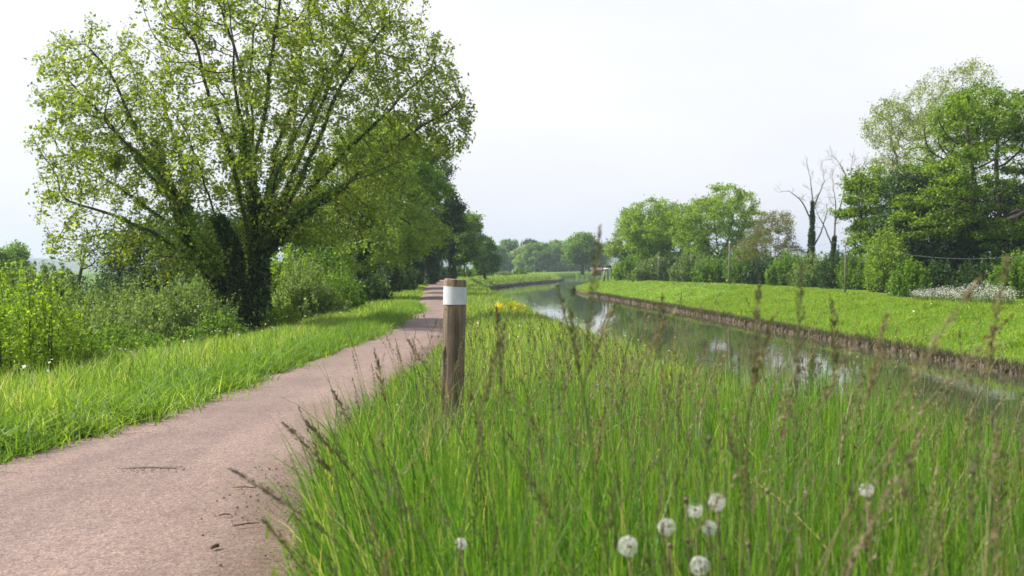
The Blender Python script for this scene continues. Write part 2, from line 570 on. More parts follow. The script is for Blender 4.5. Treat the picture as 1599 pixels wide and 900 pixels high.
# path
mb = MB()
py_ = np.concatenate([np.arange(-8, 20, .12), np.arange(20, 60, .4), np.arange(60, 200, 2.0)])
PV = []
for y in py_:
    e = .05 * fbm2(np.array(y), np.array(0.), 31, 5, .7)
    e2 = .05 * fbm2(np.array(y), np.array(9.), 32, 5, .6)
    a, b_ = pl(y) - .02 + e, pr(y) + .02 + e2
    for k in range(11):
        u = k / 10
        PV.append((a + (b_ - a) * u, y, .014 + .02 * math.sin(math.pi * u) - (.012 if k in (0, 10) else 0)))
ii = np.arange(len(PV)).reshape(len(py_), 11)
mb.add(PV, np.stack([ii[:-1, :-1], ii[:-1, 1:], ii[1:, 1:], ii[1:, :-1]], -1).reshape(-1, 4), np.tile(np.linspace(0, 1, 11), len(py_)))
tag(mb.build("path", M['path'], smooth=True), kind='structure')


for fe, sg, sd_ in ((pr, 1, 36),):
    mb = MB()
    ys_ = np.arange(2.5, 45, .06)
    V = []
    for y in ys_:
        e = fe(y)
        w1 = .05 + .07 * (1 + float(fbm2(np.array(y), np.array(1.), sd_, 4, .35)))
        w0 = .03 + .05 * float(fbm2(np.array(y), np.array(5.), sd_ + 5, 5, .18))
        V += [(e - sg * w0, y, .022), (e + sg * .02, y, .026), (e + sg * (.04 + w1), y, .004 + .02), (e + sg * (.12 + w1), y, -.03)]
    ii = np.arange(len(V)).reshape(len(ys_), 4)
    mb.add(V, np.stack([ii[:-1, :-1], ii[:-1, 1:], ii[1:, 1:], ii[1:, :-1]], -1).reshape(-1, 4))
    tag(mb.build("soil_edge", M['soil']), kind='structure')


# haze: even pale air round the whole scene
m = bpy.data.materials.new("haze air")
m.use_nodes = True
nt = m.node_tree
nt.nodes.clear()
out = nt.nodes.new("ShaderNodeOutputMaterial")
pv = nt.nodes.new("ShaderNodeVolumePrincipled")
pv.inputs['Color'].default_value = (.72, .85, 1, 1)
pv.inputs['Density'].default_value = .00045
pv.inputs['Anisotropy'].default_value = .2
nt.links.new(pv.outputs[0], out.inputs['Volume'])
mb = MB()
box(mb, (0, 2060, 32), (6900, 4500, 72))
hz = mb.build("haze", m)
tag(hz, kind='stuff')

# ------------------------------------------------------------------ grass
mb_t = MB()
r = np.random.default_rng(41)


def scatter(n, y0, y1, fa, fb, r, power=1.0):
    y = y0 + (y1 - y0) * r.random(n) ** power
    a, b_ = fa(y), fb(y)
    x = a + (b_ - a) * r.random(n)
    return x, y


def put(x, y, dz=-.02):
    return np.stack([x, y, ground_z(x, y) + dz], -1)


# tall grass on the verge between path and canal, nearest part, clumped
def thin(x, y, r, seed, scale, lo):
    f = fbm2(x, y, seed, 3, scale)
    return r.random(len(x)) < np.clip(.62 + .9 * f, lo, 1)


x, y = scatter(105000, 1.15, 7.5, lambda y: pr(y) + .02, lambda y: xl(y) - .15, r, 1.0)
k = thin(x, y, r, 51, .35, .25)
x, y = x[k], y[k]
edge = np.clip((x - pr(y)) / .45, .3, 1)
hh = (.50 + .13 * r.normal(size=len(x)) + .08 * fbm2(x, y, 52, 3, .8)).clip(.14, .80) * edge
hh *= np.clip(1 - np.clip(x - (xl(y) - 1.0), 0, 1) * .25, .6, 1)
hh = np.where((y > 4.9) & (y < 7.15) & (np.abs(x - X(705, y)) < .24), np.minimum(hh, .20 + .12 * r.random(len(x))), hh)
blades(mb_t, put(x, y), hh, .0038 + .0030 * r.random(len(x)), r, .17, 4, .22, wind=(-.02, -.02))
# fine fringe leaning over the path edge
x, y = scatter(9000, 2.4, 9, lambda y: pr(y) - .05, lambda y: pr(y) + .45, r)
k = thin(x, y, r, 55, .3, .1)
x, y = x[k], y[k]
blades(mb_t, put(x, y), (.30 + .14 * r.normal(size=len(x))).clip(.08, .6) * np.clip((x - pr(y) + .15) / .35, .25, 1), .005 + .003 * r.random(len(x)), r, .35, 4, .4, wind=(-.22, 0))
# low leafy undergrowth and turf between the tall blades
x, y = scatter(30000, 1.6, 12, lambda y: pr(y) - .02, lambda y: xl(y) - .1, r)
blades(mb_t, put(x, y), (.14 + .08 * r.random(len(x))), .010 + .006 * r.random(len(x)), r, .6, 3, .4)
x, y = scatter(9000, 1.3, 7, lambda y: pr(y) + .1, lambda y: xl(y) - .3, r)
blades(mb_t, put(x, y), (.46 + .16 * r.normal(size=len(x))).clip(.12, .8), .004 + .005 * r.random(len(x)), r, .65, 5, .7)
x, y = scatter(420, 1.5, 7, lambda y: pr(y) + .1, lambda y: xl(y) - .3, r)      # broad weed leaves
for xx, yy in zip(x[:90], y[:90]):
    m_ = 7
    blades(mb_t, put(xx + r.normal(size=m_) * .02, yy + r.normal(size=m_) * .02), .16 + .22 * r.random(m_), .022 + .016 * r.random(m_), r, .9, 6, .5, rnd=.3 + .5 * r.random(m_))
x, y = scatter(1100, 2.6, 6, lambda y: pr(y) + .02, lambda y: pr(y) + .4, r)      # left edge of the verge fans out over the path
blades(mb_t, put(x, y), (.46 + .14 * r.normal(size=len(x))).clip(.15, .75), .005 + .004 * r.random(len(x)), r, .2, 5, .3, wind=(-.20, 0))
x, y = scatter(5200, 1.3, 4.6, lambda y: pr(y) + .25, lambda y: xl(y) - .4, r)
blades(mb_t, put(x, y), (.50 + .12 * r.normal(size=len(x))).clip(.2, .8), .009 + .004 * r.random(len(x)), r, .25, 6, .3, wind=(-.05, 0), rnd=r.random(len(x)) * .45)
x, y = scatter(2600, 1.5, 7, lambda y: pr(y) + .05, lambda y: xl(y) - .4, r)
blades(mb_t, put(x, y), (.40 + .18 * r.normal(size=len(x))).clip(.1, .7), .004 + .004 * r.random(len(x)), r, .5, 5, .5, rnd=.94 + .06 * r.random(len(x)))
tag(mb_t.build("tall_grass", M['grass']), kind='stuff')

mb_g = MB()
x, y = scatter(52000, 7.5, 24, lambda y: pr(y) + .02, lambda y: xl(y) - .08, r, .8)
k = thin(x, y, r, 56, .5, .3)
x, y = x[k], y[k]
g_far = np.clip((y - 7.5) / 16, 0, 1)
blades(mb_g, put(x, y), (.40 - .16 * g_far + .10 * r.normal(size=len(x)) * (1 - .4 * g_far) + .06 * fbm2(x, y, 57, 3, 1.2)).clip(.08, .62) * np.clip((x - pr(y)) / .5, .35, 1) * np.interp(xl(y) - x, [0, 1.4], [.5, 1]), .008 + .010 * g_far + .003 * r.random(len(x)), r, .28, 3, .3, wind=(-.04, 0))
x, y = scatter(45000, 24, 75, lambda y: pr(y) + .02, lambda y: xl(y) - .08, r, .8)
g_far = (y - 24) / 50
blades(mb_g, put(x, y), (.22 + .07 * r.normal(size=len(x)) + .05 * fbm2(x, y, 58, 3, 2)).clip(.06, .42), .02 + .03 * g_far, r, .35, 2, .3)
x, y = scatter(24000, 75, 200, lambda y: pr(y) + .02, lambda y: xl(y) - .08, r, .8)
blades(mb_g, put(x, y), (.20 + .06 * r.normal(size=len(x))).clip(.06, .42), np.full(len(x), .08), r, .35, 2, .3)
# left verge, along the pink path
x, y = scatter(90000, 4.5, 26, lambda y: pl(y) - 2.9, lambda y: pl(y) + .03, r, .9)
k = thin(x, y, r, 61, .45, .3)
x, y = x[k], y[k]
dl = pl(y) - x
g_far = np.clip((y - 5) / 21, 0, 1)
blades(mb_g, put(x, y), (.05 + .33 * np.clip(dl / 1.5, 0, 1) + .07 * r.normal(size=len(x)) + .16 * fbm2(x, y, 62, 3, .7) * np.clip(dl, 0, 1)).clip(.04, .62) * np.interp(y, [12, 20], [1, .55]), .006 + .009 * g_far + .003 * r.random(len(x)), r, .38, 3, .35)
# separate darker tufts and broad weeds along the very edge of the path
for _ in range(330):
    ty = 4.6 + 28 * r.random() ** 1.3
    tx = pl(ty) + .09 - .5 * r.random() ** 1.3
    m_ = 60 + int(r.random() * 90)
    sc_ = .05 + .10 * r.random()
    P = put(tx + r.normal(size=m_) * sc_, ty + r.normal(size=m_) * sc_ * 1.3)
    blades(mb_g, P, (.08 + sc_ * 1.3) * (.6 + .7 * r.random(m_)), .009 + .006 * r.random(m_), r, .8, 4, .6, rnd=r.random(m_) * (.3 if r.random() < .6 else .8))
for _ in range(70):
    ty = 3.4 + 9 * r.random()
    tx = pr(ty) + .05 + .2 * r.random()
    m_ = 50 + int(r.random() * 60)
    sc_ = .04 + .06 * r.random()
    P = put(tx + r.normal(size=m_) * sc_, ty + r.normal(size=m_) * sc_ * 1.3)
    blades(mb_g, P, (.06 + sc_ * 1.2) * (.6 + .7 * r.random(m_)), .012 + .008 * r.random(m_), r, .9, 4, .6, rnd=r.random(m_) * .7)
x, y = scatter(34000, 26, 110, lambda y: pl(y) - 3.0, lambda y: pl(y) + .02, r, .7)
g_far = (y - 26) / 84
dl = pl(y) - x
blades(mb_g, put(x, y), (.04 + .16 * np.clip(dl / 1.6, 0, 1) + .03 * r.normal(size=len(x)) + .05 * fbm2(x, y, 63, 3, 2)).clip(.03, .3), .02 + .06 * g_far, r, .35, 2, .3)
tag(mb_g.build("grass", M['grass_verge']), kind='stuff')

# mown far bank
mb_m = MB()
x, y = scatter(95000, 17, 60, lambda y: xr(y) + .03, lambda y: xr(y) + 6.5, r, .9)
blades(mb_m, put(x, y), (.07 + .035 * r.random(len(x)) + .03 * fbm2(x, y, 66, 3, 1.2)).clip(.03, .16), .018 + .02 * np.clip((y - 17) / 40, 0, 1), r, .6, 2, .3)
x, y = scatter(36000, 60, 210, lambda y: xr(y) + .03, lambda y: xr(y) + 7, r, .8)
blades(mb_m, put(x, y), (.09 + .05 * r.random(len(x))), np.full(len(x), .07), r, .6, 2, .3)
x, y = scatter(15000, 14, 120, lambda y: xr(y) - .10, lambda y: xr(y) + .35, r, .9)
k = fbm2(x, y, 68, 3, 1.1) > -.15
x, y = x[k], y[k]
blades(mb_m, put(x, y), (.16 + .10 * r.random(len(x))), .02 + .02 * r.random(len(x)), r, .6, 3, .5)
for _ in range(260):
    ty = 18 + 50 * r.random()
    tx = xr(ty) + .1 + 5.5 * r.random()
    m_ = 40
    sc_ = .06 + .14 * r.random()
    P = put(tx + r.normal(size=m_) * sc_, ty + r.normal(size=m_) * sc_ * 1.6)
    blades(mb_m, P, (.07 + sc_ * .6) * (.6 + .7 * r.random(m_)), .03 + .02 * r.random(m_), r, .8, 2, .6, rnd=r.random(m_) * (.25 if r.random() < .6 else 1))
tag(mb_m.build("bank_grass", M['grass_mown']), kind='stuff')

# rough low growth under the shrubs and meadow beyond
mb_r = MB()
x, y = scatter(60000, 6, 70, lambda y: pl(y) - 16 - y * .12, lambda y: pl(y) - 2.6, r, .8)
blades(mb_r, put(x, y), (.40 + .16 * r.normal(size=len(x)) + .12 * fbm2(x, y, 71, 3, 1.6)).clip(.1, .95), .014 + .03 * np.clip(y / 70, 0, 1), r, .4, 3, .35)
tag(mb_r.build("undergrowth", M['leaf_willow']), kind='stuff')


# ------------------------------------------------------------------ trees
def colonize(A, P0, parents0, step, kill, infl, iters, r, trop=(0, 0, .08), jit=.12):
    pos = [np.array(p, float) for p in P0]
    par = list(parents0)
    A = np.array(A, float)
    P = np.array(pos)
    D = np.linalg.norm(A[:, None] - P[None], axis=-1)
    near = D.argmin(1)
    dist = D.min(1)
    alive = np.ones(len(A), bool)
    trop = np.array(trop)
    for _ in range(iters):
        m = alive & (dist < infl)
        if not m.any():
            infl *= 1.5
            if infl > 20: break
            continue
        P = np.array(pos)
        acc = np.zeros((len(P), 3))
        np.add.at(acc, near[m], norm(A[m] - P[near[m]]))
        act = np.unique(near[m])
        d = norm(norm(acc[act]) + trop + jit * r.normal(size=(len(act), 3)))
        new = P[act] + d * step
        n0 = len(pos)
        ok = []
        for q, a_ in zip(new, act):
            pos.append(q)
            par.append(int(a_))
        Dn = np.linalg.norm(A[alive][:, None] - new[None], axis=-1)
        al = np.where(alive)[0]
        j = Dn.argmin(1)
        dn = Dn.min(1)
        better = dn < dist[al]
        near[al[better]] = n0 + j[better]
        dist[al[better]] = dn[better]
        stuck = al[~better & m[al]]
        alive[al[dist[al] < kill]] = False
        if r.random() < .3 and len(stuck): alive[r.choice(stuck, max(1, len(stuck) // 40))] = False
        if not alive.any(): break
    return np.array(pos), np.array(par)


def skeleton(pos, par, r0, p, rmax=None):
    n = len(pos)
    tips = np.zeros(n)
    kids = [[] for _ in range(n)]
    for i in range(n):
        if par[i] >= 0: kids[par[i]].append(i)
    for i in range(n - 1, -1, -1):
        if not kids[i]: tips[i] = 1
        if par[i] >= 0: tips[par[i]] += tips[i]
    rad = r0 * tips ** (1 / p)
    if rmax: rad = np.minimum(rad, rmax)
    return kids, tips, rad


def branch_tubes(mb, pos, par, kids, rad, minr=0, sides=(7, 5, 3)):
    done = set()
    starts = [(i, None) for i in range(len(pos)) if par[i] < 0]
    while starts:
        i, pre = starts.pop()
        ch = [pre, i] if pre is not None else [i]
        while kids[i]:
            ks = sorted(kids[i], key=lambda q: -rad[q])
            for q in ks[1:]: starts.append((q, i))
            i = ks[0]
            ch.append(i)
        rr = rad[ch].copy()
        if pre is not None: rr[0] = rr[1]
        if len(ch) < 2 or rr.max() < minr: continue
        pts = pos[ch].copy()
        if len(pts) > 4: pts[1:-1] = .25 * pts[:-2] + .5 * pts[1:-1] + .25 * pts[2:]
        rr[-1] *= .4
        mx_ = rr.max()
        tube(mb, pts, rr, sides[0] if mx_ > .05 else sides[1] if mx_ > .015 else sides[2], cap=False)


def in_ell(n, c, rad, r, shell=0.0):
    v = norm(r.normal(size=(n, 3)))
    q = (shell + (1 - shell) * r.random((n, 1))) ** (1 / 3)
    return np.array(c) + v * q * np.array(rad)


def colony_tree(name, loc, seed, ells, stems, nattr, step, kill, infl, mat_leaf, nleaf, lsize, spread, r0=.006, p=2.25, barkm='bark', trop=(0, 0, .08), up=.5, thin_tips=6, carve=None, iters=90, jit=.14, minr=0, clump=0.0):
    """grown tree: attractors inside ellipsoids pull branches out of the given stems; local coordinates"""
    r = np.random.default_rng(seed)
    root = empty(name, loc)
    A = np.concatenate([in_ell(int(nattr * wgt), c, rd, r, .25) for c, rd, wgt in ells])
    f = fbm2(A[:, 0] + A[:, 1] * .7, A[:, 2] + A[:, 1] * .5, seed, 3, 1.0)
    A = A[(f > -.28) | (r.random(len(A)) < .35)]
    if carve is not None: A = A[carve(A)]
    P0, par0 = [], []
    for st in stems:
        last = -1
        for a_, b_ in zip(st[:-1], st[1:]):
            a_, b_ = np.array(a_, float), np.array(b_, float)
            m_ = max(1, int(np.linalg.norm(b_ - a_) / step))
            for k in range(m_):
                if last == -1 or k > 0 or True:
                    q = a_ + (b_ - a_) * (k / m_)
                    P0.append(q + r.normal(size=3) * .02 * (last != -1))
                    par0.append(last)
                    last = len(P0) - 1
        P0.append(np.array(st[-1], float))
        par0.append(last)
    pos, par = colonize(A, P0, par0, step, kill, infl, iters, r, trop, jit)
    kids, tips, rad = skeleton(pos, par, r0, p)
    mb = MB()
    branch_tubes(mb, pos, par, kids, rad, minr)
    mb.build("trunk", M[barkm], root, smooth=True)
    if nleaf:
        cand = np.where(tips <= thin_tips)[0]
        cand = cand[cand > len(P0)]
        wgt = 1 / (tips[cand] + .5)
        if clump: wgt = wgt * np.clip(1 + clump * 2.2 * fbm2(pos[cand, 0] + pos[cand, 1], pos[cand, 2] * 1.4 - pos[cand, 1], seed + 1, 3, .9), .05, 4)
        pick = r.choice(cand, nleaf, p=wgt / wgt.sum())
        u = r.random((nleaf, 1))
        C = pos[pick] * (1 - u) + pos[par[pick]] * u + r.normal(size=(nleaf, 3)) * np.asarray(spread)
        mb = MB()
        leaves(mb, C, lsize, r, up)
        mb.build("crown", mat_leaf, root)
    return root, pos, par, tips, rad


def ivy_on(root, pts, n, rad, lsize, seed, matn='ivy'):
    """ivy leaves wrapped around stem polylines, (start radius -> end radius)"""
    r = np.random.default_rng(seed)
    mb = MB()
    Cs = []
    tot = sum(np.linalg.norm(np.diff(np.array(p_), axis=0), axis=1).sum() for p_ in pts)
    for p_ in pts:
        p_ = np.array(p_, float)
        L = np.linalg.norm(np.diff(p_, axis=0), axis=1).sum()
        m_ = int(n * L / tot)
        t = r.random(m_) * (len(p_) - 1)
        i = t.astype(int).clip(0, len(p_) - 2)
        C = p_[i] + (p_[i + 1] - p_[i]) * (t - i)[:, None]
        rr = rad[0] + (rad[1] - rad[0]) * (t / (len(p_) - 1))
        rr = rr * (1 + .35 * fbm2(C[:, 2] * 3 + t, t * 5, seed, 3, 1))
        v = norm(r.normal(size=(m_, 3)) * [1, 1, .4])
        Cs.append(C + v * (rr * (.55 + .5 * r.random(m_)))[:, None])
    C = np.concatenate(Cs)
    leaves(mb, C, lsize, r, .2)
    return mb.build("ivy", M[matn], root)


def blob_tree_parts(H, cw, cb, nb, nleaf, lsize, tr, seed, bs=.26, lean=0, flat=1.0, trunk_to=.55, squash=.8, under=.22):
    """crown of many leafy sprays carried by limbs; returns (trunk MB, crown MB)"""
    r = np.random.default_rng(seed)
    zc = (H + cb) / 2
    hz_ = (H - cb) / 2
    C = in_ell(nb, (lean, 0, zc), (cw / 2 * (1 - bs * .8), cw / 2 * flat * (1 - bs * .8), hz_ * (1 - bs * .8)), r, .45)
    # taper low and top lobes to a believable outline
    R_ = cw * bs * (.65 + .6 * r.random(nb)) * .75
    tb = MB()
    top = np.array([lean * .6, 0, cb + (H - cb) * trunk_to])
    n_ = 8
    tp = np.array([[top[0] * (k / n_) ** 1.5 + .04 * H * .1 * r.normal(), .01 * H * r.normal(), top[2] * k / n_ - (.2 if k == 0 else 0)] for k in range(n_ + 1)])
    tube(tb, tp, np.linspace(tr * 1.15, tr * .45, n_ + 1), 7)
    for c, R1 in zip(C, R_):
        s = tp[min(n_, max(2, int(n_ * np.clip((c[2] * .62) / top[2], .25, .95))))]
        m_ = (s + c) / 2 + np.array([0, 0, -.06 * H * .5]) + r.normal(size=3) * .05 * cw
        t = np.linspace(0, 1, 6)[:, None]
        pts = (1 - t) ** 2 * s + 2 * t * (1 - t) * m_ + t ** 2 * c
        tube(tb, pts, np.linspace(tr * .24, tr * .05, 6), 4, cap=False)
        for _ in range(3):
            e = c + norm(r.normal(size=3)) * R1 * .8
            tube(tb, [pts[3], (pts[3] + e) / 2 + r.normal(size=3) * .1 * R1, e], [tr * .1, tr * .06, tr * .02], 3, cap=False)
    cbm = MB()
    wt = R_ ** 2
    pick = r.choice(nb, nleaf, p=wt / wt.sum())
    v = norm(r.normal(size=(nleaf, 3)))
    drop = (v[:, 2] < -.1) & (r.random(nleaf) < under)
    v[drop, 2] *= -1
    q = (.35 + .75 * r.random((nleaf, 1)) ** .6)
    bump_ = 1 + .28 * fbm2(v[:, 0] * 3 + pick, v[:, 1] * 3 + v[:, 2] * 4, seed, 3, 1)[:, None]
    Pp = C[pick] + v * q * bump_ * R_[pick][:, None] * np.array([1, 1, squash])
    Pp += r.normal(size=Pp.shape) * lsize * .4
    leaves(cbm, Pp, lsize, r, .45, N=v * .5)
    return tb, cbm


def tree(name, label, cat, loc, mat, group=None, barkm='bark', rz=0, s=1.0, cache={}, **kw):
    key = (mat, barkm, tuple(sorted(kw.items())))
    if key not in cache:
        tb, cbm = blob_tree_parts(**kw)
        cache[key] = (tb.build("trunk", M[barkm], data_only=True), cbm.build("crown", M[mat], data_only=True))
    root = empty(name, loc, rz, s)
    tag(root, label, cat, group)
    for nm, me in zip(("trunk", "crown"), cache[key]):
        o = bpy.data.objects.new(nm, me)
        col.objects.link(o)
        o.parent = root
    return root


def shrub(name, label, cat, loc, mat, W, D, H, n, nl, ls, seed, group=None, droop=.15, barkm='bark', fill=.25, leaf_from=.2, jit=.08):
    """many shoots from a spread base, leaves along each"""
    r = np.random.default_rng(seed)
    root = empty(name, loc)
    tag(root, label, cat, group)
    sb, lb = MB(), MB()
    a = r.random(n) * 6.283
    q = np.sqrt(r.random(n))
    base = np.stack([np.cos(a) * q * W * .40, np.sin(a) * q * D * .40, np.full(n, -.15)], -1)
    hgt = H * np.sqrt(np.clip(1 - (q * .93) ** 2, .12, 1)) * (.60 + .50 * r.random(n)) * (1 + .18 * fbm2(base[:, 0], base[:, 1], seed, 2, .5))
    tipp = np.stack([np.cos(a) * q * W * .5 + r.normal(size=n) * W * .04, np.sin(a) * q * D * .5 + r.normal(size=n) * D * .04, hgt], -1)
    per = nl // n
    t6 = np.linspace(0, 1, 6)[:, None]
    for i in range(n):
        m_ = (base[i] + tipp[i]) / 2 + np.array([0, 0, droop * H]) + r.normal(size=3) * .05 * W
        pts = (1 - t6) ** 2 * base[i] + 2 * t6 * (1 - t6) * m_ + t6 ** 2 * tipp[i]
        rr = .004 + .006 * H
        if i % 2 == 0: tube(sb, pts, np.linspace(rr, rr * .25, 6), 4, cap=False)
        t = (leaf_from + (1 - leaf_from) * r.random((per, 1)))
        Cc = (1 - t) ** 2 * base[i] + 2 * t * (1 - t) * m_ + t ** 2 * tipp[i] + r.normal(size=(per, 3)) * jit * (1.2 - .8 * t) * max(.5, H * .5)
        leaves(lb, Cc, ls, r, .35)
    sb.build("stems", M[barkm], root)
    lb.build("foliage", M[mat] if isinstance(mat, str) else mat, root)
    return root


def grown(name, label, cat, loc, mat, group=None, barkm='bark', seed=1, W=6.0, H=7.0, cb=1.0, nattr=900, step=.26, nleaf=30000, lsize=.12, spread=(.16, .16, .10), lobes=9, fork=.28, r0=.010, lean=0.0, up=.5, clump=.5, tips=5, extra=None, depth=.85):
    """tree whose limbs grow into several lobes; leaves sit in sprays round the twigs"""
    r = np.random.default_rng(seed)
    ells_ = [((lean * .6, 0, (H + cb) / 2), (W * .36, W * .33 * depth, (H - cb) * .40), .34)]
    for k in range(lobes):
        a = 2 * math.pi * (k + .5 * r.random()) / lobes * 1.0
        zz_ = cb + (H - cb) * (.16 + .72 * r.random())
        ww = math.sqrt(max(.12, 1 - ((zz_ - (cb + (H - cb) * .42)) / ((H - cb) * .62)) ** 2))
        R1 = W * (.14 + .07 * r.random())
        ells_.append(((lean * zz_ / H + math.cos(a) * (W * .5 * ww - R1), math.sin(a) * depth * (W * .5 * ww - R1), zz_), (R1, R1, R1 * .78), .66 / lobes))
    ells_.append(((lean + .1 * W * r.normal(), 0, H - W * .15), (W * .2, W * .2, W * .15), .08))
    if extra: ells_ += extra
    fz = cb + (H - cb) * fork
    st_ = [[(0, 0, -.2), (lean * .1 + .02 * H * r.normal(), 0, fz * .5), (lean * .3, 0, fz), (lean * .6 + .03 * H * r.normal(), 0, fz + (H - fz) * .45)]]
    for k in range(4):
        a = 2 * math.pi * (k + r.random() * .6) / 4
        e = np.array([lean * .6 + math.cos(a) * W * .24, math.sin(a) * W * .2, fz + (H - fz) * (.25 + .3 * r.random())])
        b0 = np.array([lean * .25, 0, fz * (.75 + .25 * r.random())])
        st_.append([tuple(b0), tuple((b0 + e) / 2 + [math.cos(a) * .05 * W, 0, -.05 * H]), tuple(e)])
    root, *_ = colony_tree(name, loc, seed, ells_, st_, nattr, step, step * 1.4, step * 5, M[mat], nleaf, lsize, spread, r0=r0, p=2.25, barkm=barkm, trop=(0, 0, .04), up=up, thin_tips=tips, iters=60, jit=.2, clump=clump)
    tag(root, label, cat, group)
    return root


# ---- the big ivy-clad tree on the left
D0 = 23.0
bx = X(392, D0)
bz = -.35


def L(px, py, dd=0.0):
    """photo pixel -> local coordinate of the big tree at depth D0+dd"""
    x_, z_ = XZ(px, py, D0 + dd)
    return (x_ - bx, dd, z_ - bz)


def arc(p0, p1, dd, bow=.22):
    """stem that leaves p0 outward and then turns up towards p1 (photo pixels)"""
    a_, b_ = np.array(L(*p0)), np.array(L(p1[0], p1[1], dd))
    c_ = (a_ + b_) / 2 + np.array([(b_[0] - a_[0]) * bow, dd * .3, -abs(b_[0] - a_[0]) * bow * .8])
    t = np.linspace(0, 1, 7)[:, None]
    q_ = (1 - t) ** 2 * a_ + 2 * t * (1 - t) * c_ + t ** 2 * b_
    rr = np.random.default_rng(int(p1[0] * 7 + p1[1]))
    q_[1:] += np.cumsum(rr.normal(size=(6, 3)) * .075, 0) * [1, 1, .4]
    return [tuple(v) for v in q_]


stems = [[(.10, 0, -.1), L(405, 440), L(402, 370, .1), L(399, 300), L(396, 215, -.1), L(392, 120, 0), L(398, 40, .2)],
         [(-.35, .1, -.1), L(350, 450, .2), L(318, 390, .4), L(282, 310, .6), L(245, 220, .8)],
         [(-.15, -.2, -.1), L(372, 460, -.3), L(360, 400, -.6), L(335, 330, -1.0), L(300, 230, -1.4)]]
for p0, p1, dd in [((400, 440), (300, 60), -.9), ((402, 400), (345, 20), .9), ((400, 350), (430, 10), -.8), ((403, 420), (480, 20), 1.3), ((404, 450), (545, 40), .2),
                   ((405, 430), (610, 60), -1.2), ((405, 405), (665, 95), .8), ((405, 420), (715, 165), -.5), ((404, 400), (520, 120), -2.0), ((400, 320), (380, 90), -2.0),
                   ((402, 360), (450, 110), 2.2), ((404, 400), (640, 250), -1.7), ((400, 300), (330, 130), 2.2),
                   ((345, 440), (120, 120), .3), ((320, 395), (150, 70), -.6), ((330, 415), (100, 240), 1.2), ((325, 410), (110, 320), -.8), ((340, 430), (150, 370), .7),
                   ((300, 350), (240, 110), 1.5), ((290, 325), (160, 190), -1.4), ((345, 425), (230, 395), -1.5), ((365, 420), (270, 300), -2.3)]:
    stems.append(arc(p0, p1, dd, -.10))
ells = [
    (L(400, 110), (3.4, 2.8, 2.6), .42),
    (L(400, 215), (2.6, 2.8, 1.7), .20),
    (L(215, 160), (1.9, 2.0, 1.9), .20),
    (L(185, 310), (1.6, 1.8, 1.1), .13),
    (L(570, 135), (2.0, 2.0, 1.9), .22),
    (L(560, 280), (1.3, 1.8, .7), .08),
    (L(500, 345), (1.2, 1.6, .6), .08),
    (L(285, 395), (1.5, 1.6, .8), .10),
    (L(120, 245), (1.0, 1.2, 1.0), .06),
    (L(150, 385), (1.1, 1.3, .55), .07),
    (L(100, 130), (.7, .9, .9), .04),
    (L(705, 185), (.5, .8, .9), .04),
    (L(660, 150), (.9, 1.3, 1.5), .08),
    (L(450, -10), (3.0, 2.2, 1.0), .14),
]


def carve_big(A):
    px = CX + (A[:, 0] + bx) / D0 * F
    py = HY - (A[:, 2] + bz - CAMH) / D0 * F
    gap = ((px - 208) / 42) ** 2 + ((py - 5) / 85) ** 2 < 1
    out = (px < 62) | (px > 745) | (py > 450) | ((px < 150) & (py < 10))
    gap |= (px > 640) & (py > 250)
    return ~(gap | out)


big, pos, par, tips, rad = colony_tree("ivy_clad_tree", (bx, D0, bz), 101, ells, stems, 5200, .16, .22, .9, M['oak_spring'], 86000, .072, .075, r0=.0052, p=2.2, thin_tips=5, clump=.85, carve=carve_big, iters=110)
tag(big, "tall spreading tree with several ivy-covered trunks beside the path, fresh thin leaves against the sky", "tree")
ivy_on(big, [[(.1, 0, -.1), L(405, 440), L(402, 370, .1), L(398, 310)], [(-.35, .1, -.1), L(345, 450, .2), L(310, 390, .4), L(280, 330, .6)], [(-.15, -.2, -.1), L(372, 460, -.3), L(365, 390, -.6), L(340, 340, -.9)]], 24000, (.29, .15), .065, 7)
ivy_on(big, [[L(408, 400), L(455, 350, -.7), L(515, 300, -1.3)], [L(405, 380), L(440, 320, .5), L(475, 270, .9)], [L(325, 420, .3), L(265, 300, .6), L(240, 215, .8)], [L(402, 330), L(385, 260), L(380, 220)]], 8000, (.17, .08), .06, 8)
ivy_on(big, [st_[:5] for st_ in stems[3:]], 13000, (.13, .05), .06, 9, 'leaf_mid')

# ---- trees along the towpath, behind the big one
T = "trees in a row along the left side of the towpath"
grown("path_tree", "yellow-green tree with open branches and short dark trunk, just behind the big ivy tree", "tree", (X(570, 42), 42, -.3), 'leaf_yellow', T, seed=3, W=6.6, H=7.4, cb=.9, nattr=1300, nleaf=36000, lsize=.10, lobes=12)
grown("path_tree", "ivy-wrapped tree with thick dark trunk, right of the yellow-green tree by the path", "tree", (X(612, 50), 50, -.3), 'leaf_mid', T, seed=4, W=5.6, H=8.4, cb=1.2, nattr=1000, nleaf=30000, lsize=.12, r0=.014)
grown("path_tree", "bright leafy tree whose crown overhangs the path in front of the darkest crown", "tree", (X(628, 60), 60, -.3), 'oak_spring', T, seed=5, W=6.4, H=9.2, cb=1.5, nattr=1000, nleaf=30000, lsize=.13, r0=.013)
grown("path_tree", "darkest green tall tree leaning over the path in the row", "tree", (X(672, 76), 76, -.3), 'leaf_dark', T, seed=6, W=5.4, H=9.0, cb=1.2, nattr=800, step=.3, nleaf=26000, lsize=.15, spread=(.2,.2,.14), r0=.014)
grown("path_tree", "broad mid-green tree beyond the darkest tree, trunk leaning towards the path", "tree", (X(706, 92), 92, -.2), 'leaf_mid', T, seed=7, W=5.2, H=6.1, cb=.5, nattr=700, step=.3, nleaf=20000, lsize=.17, spread=(.2,.2,.14), r0=.014, lean=.5)
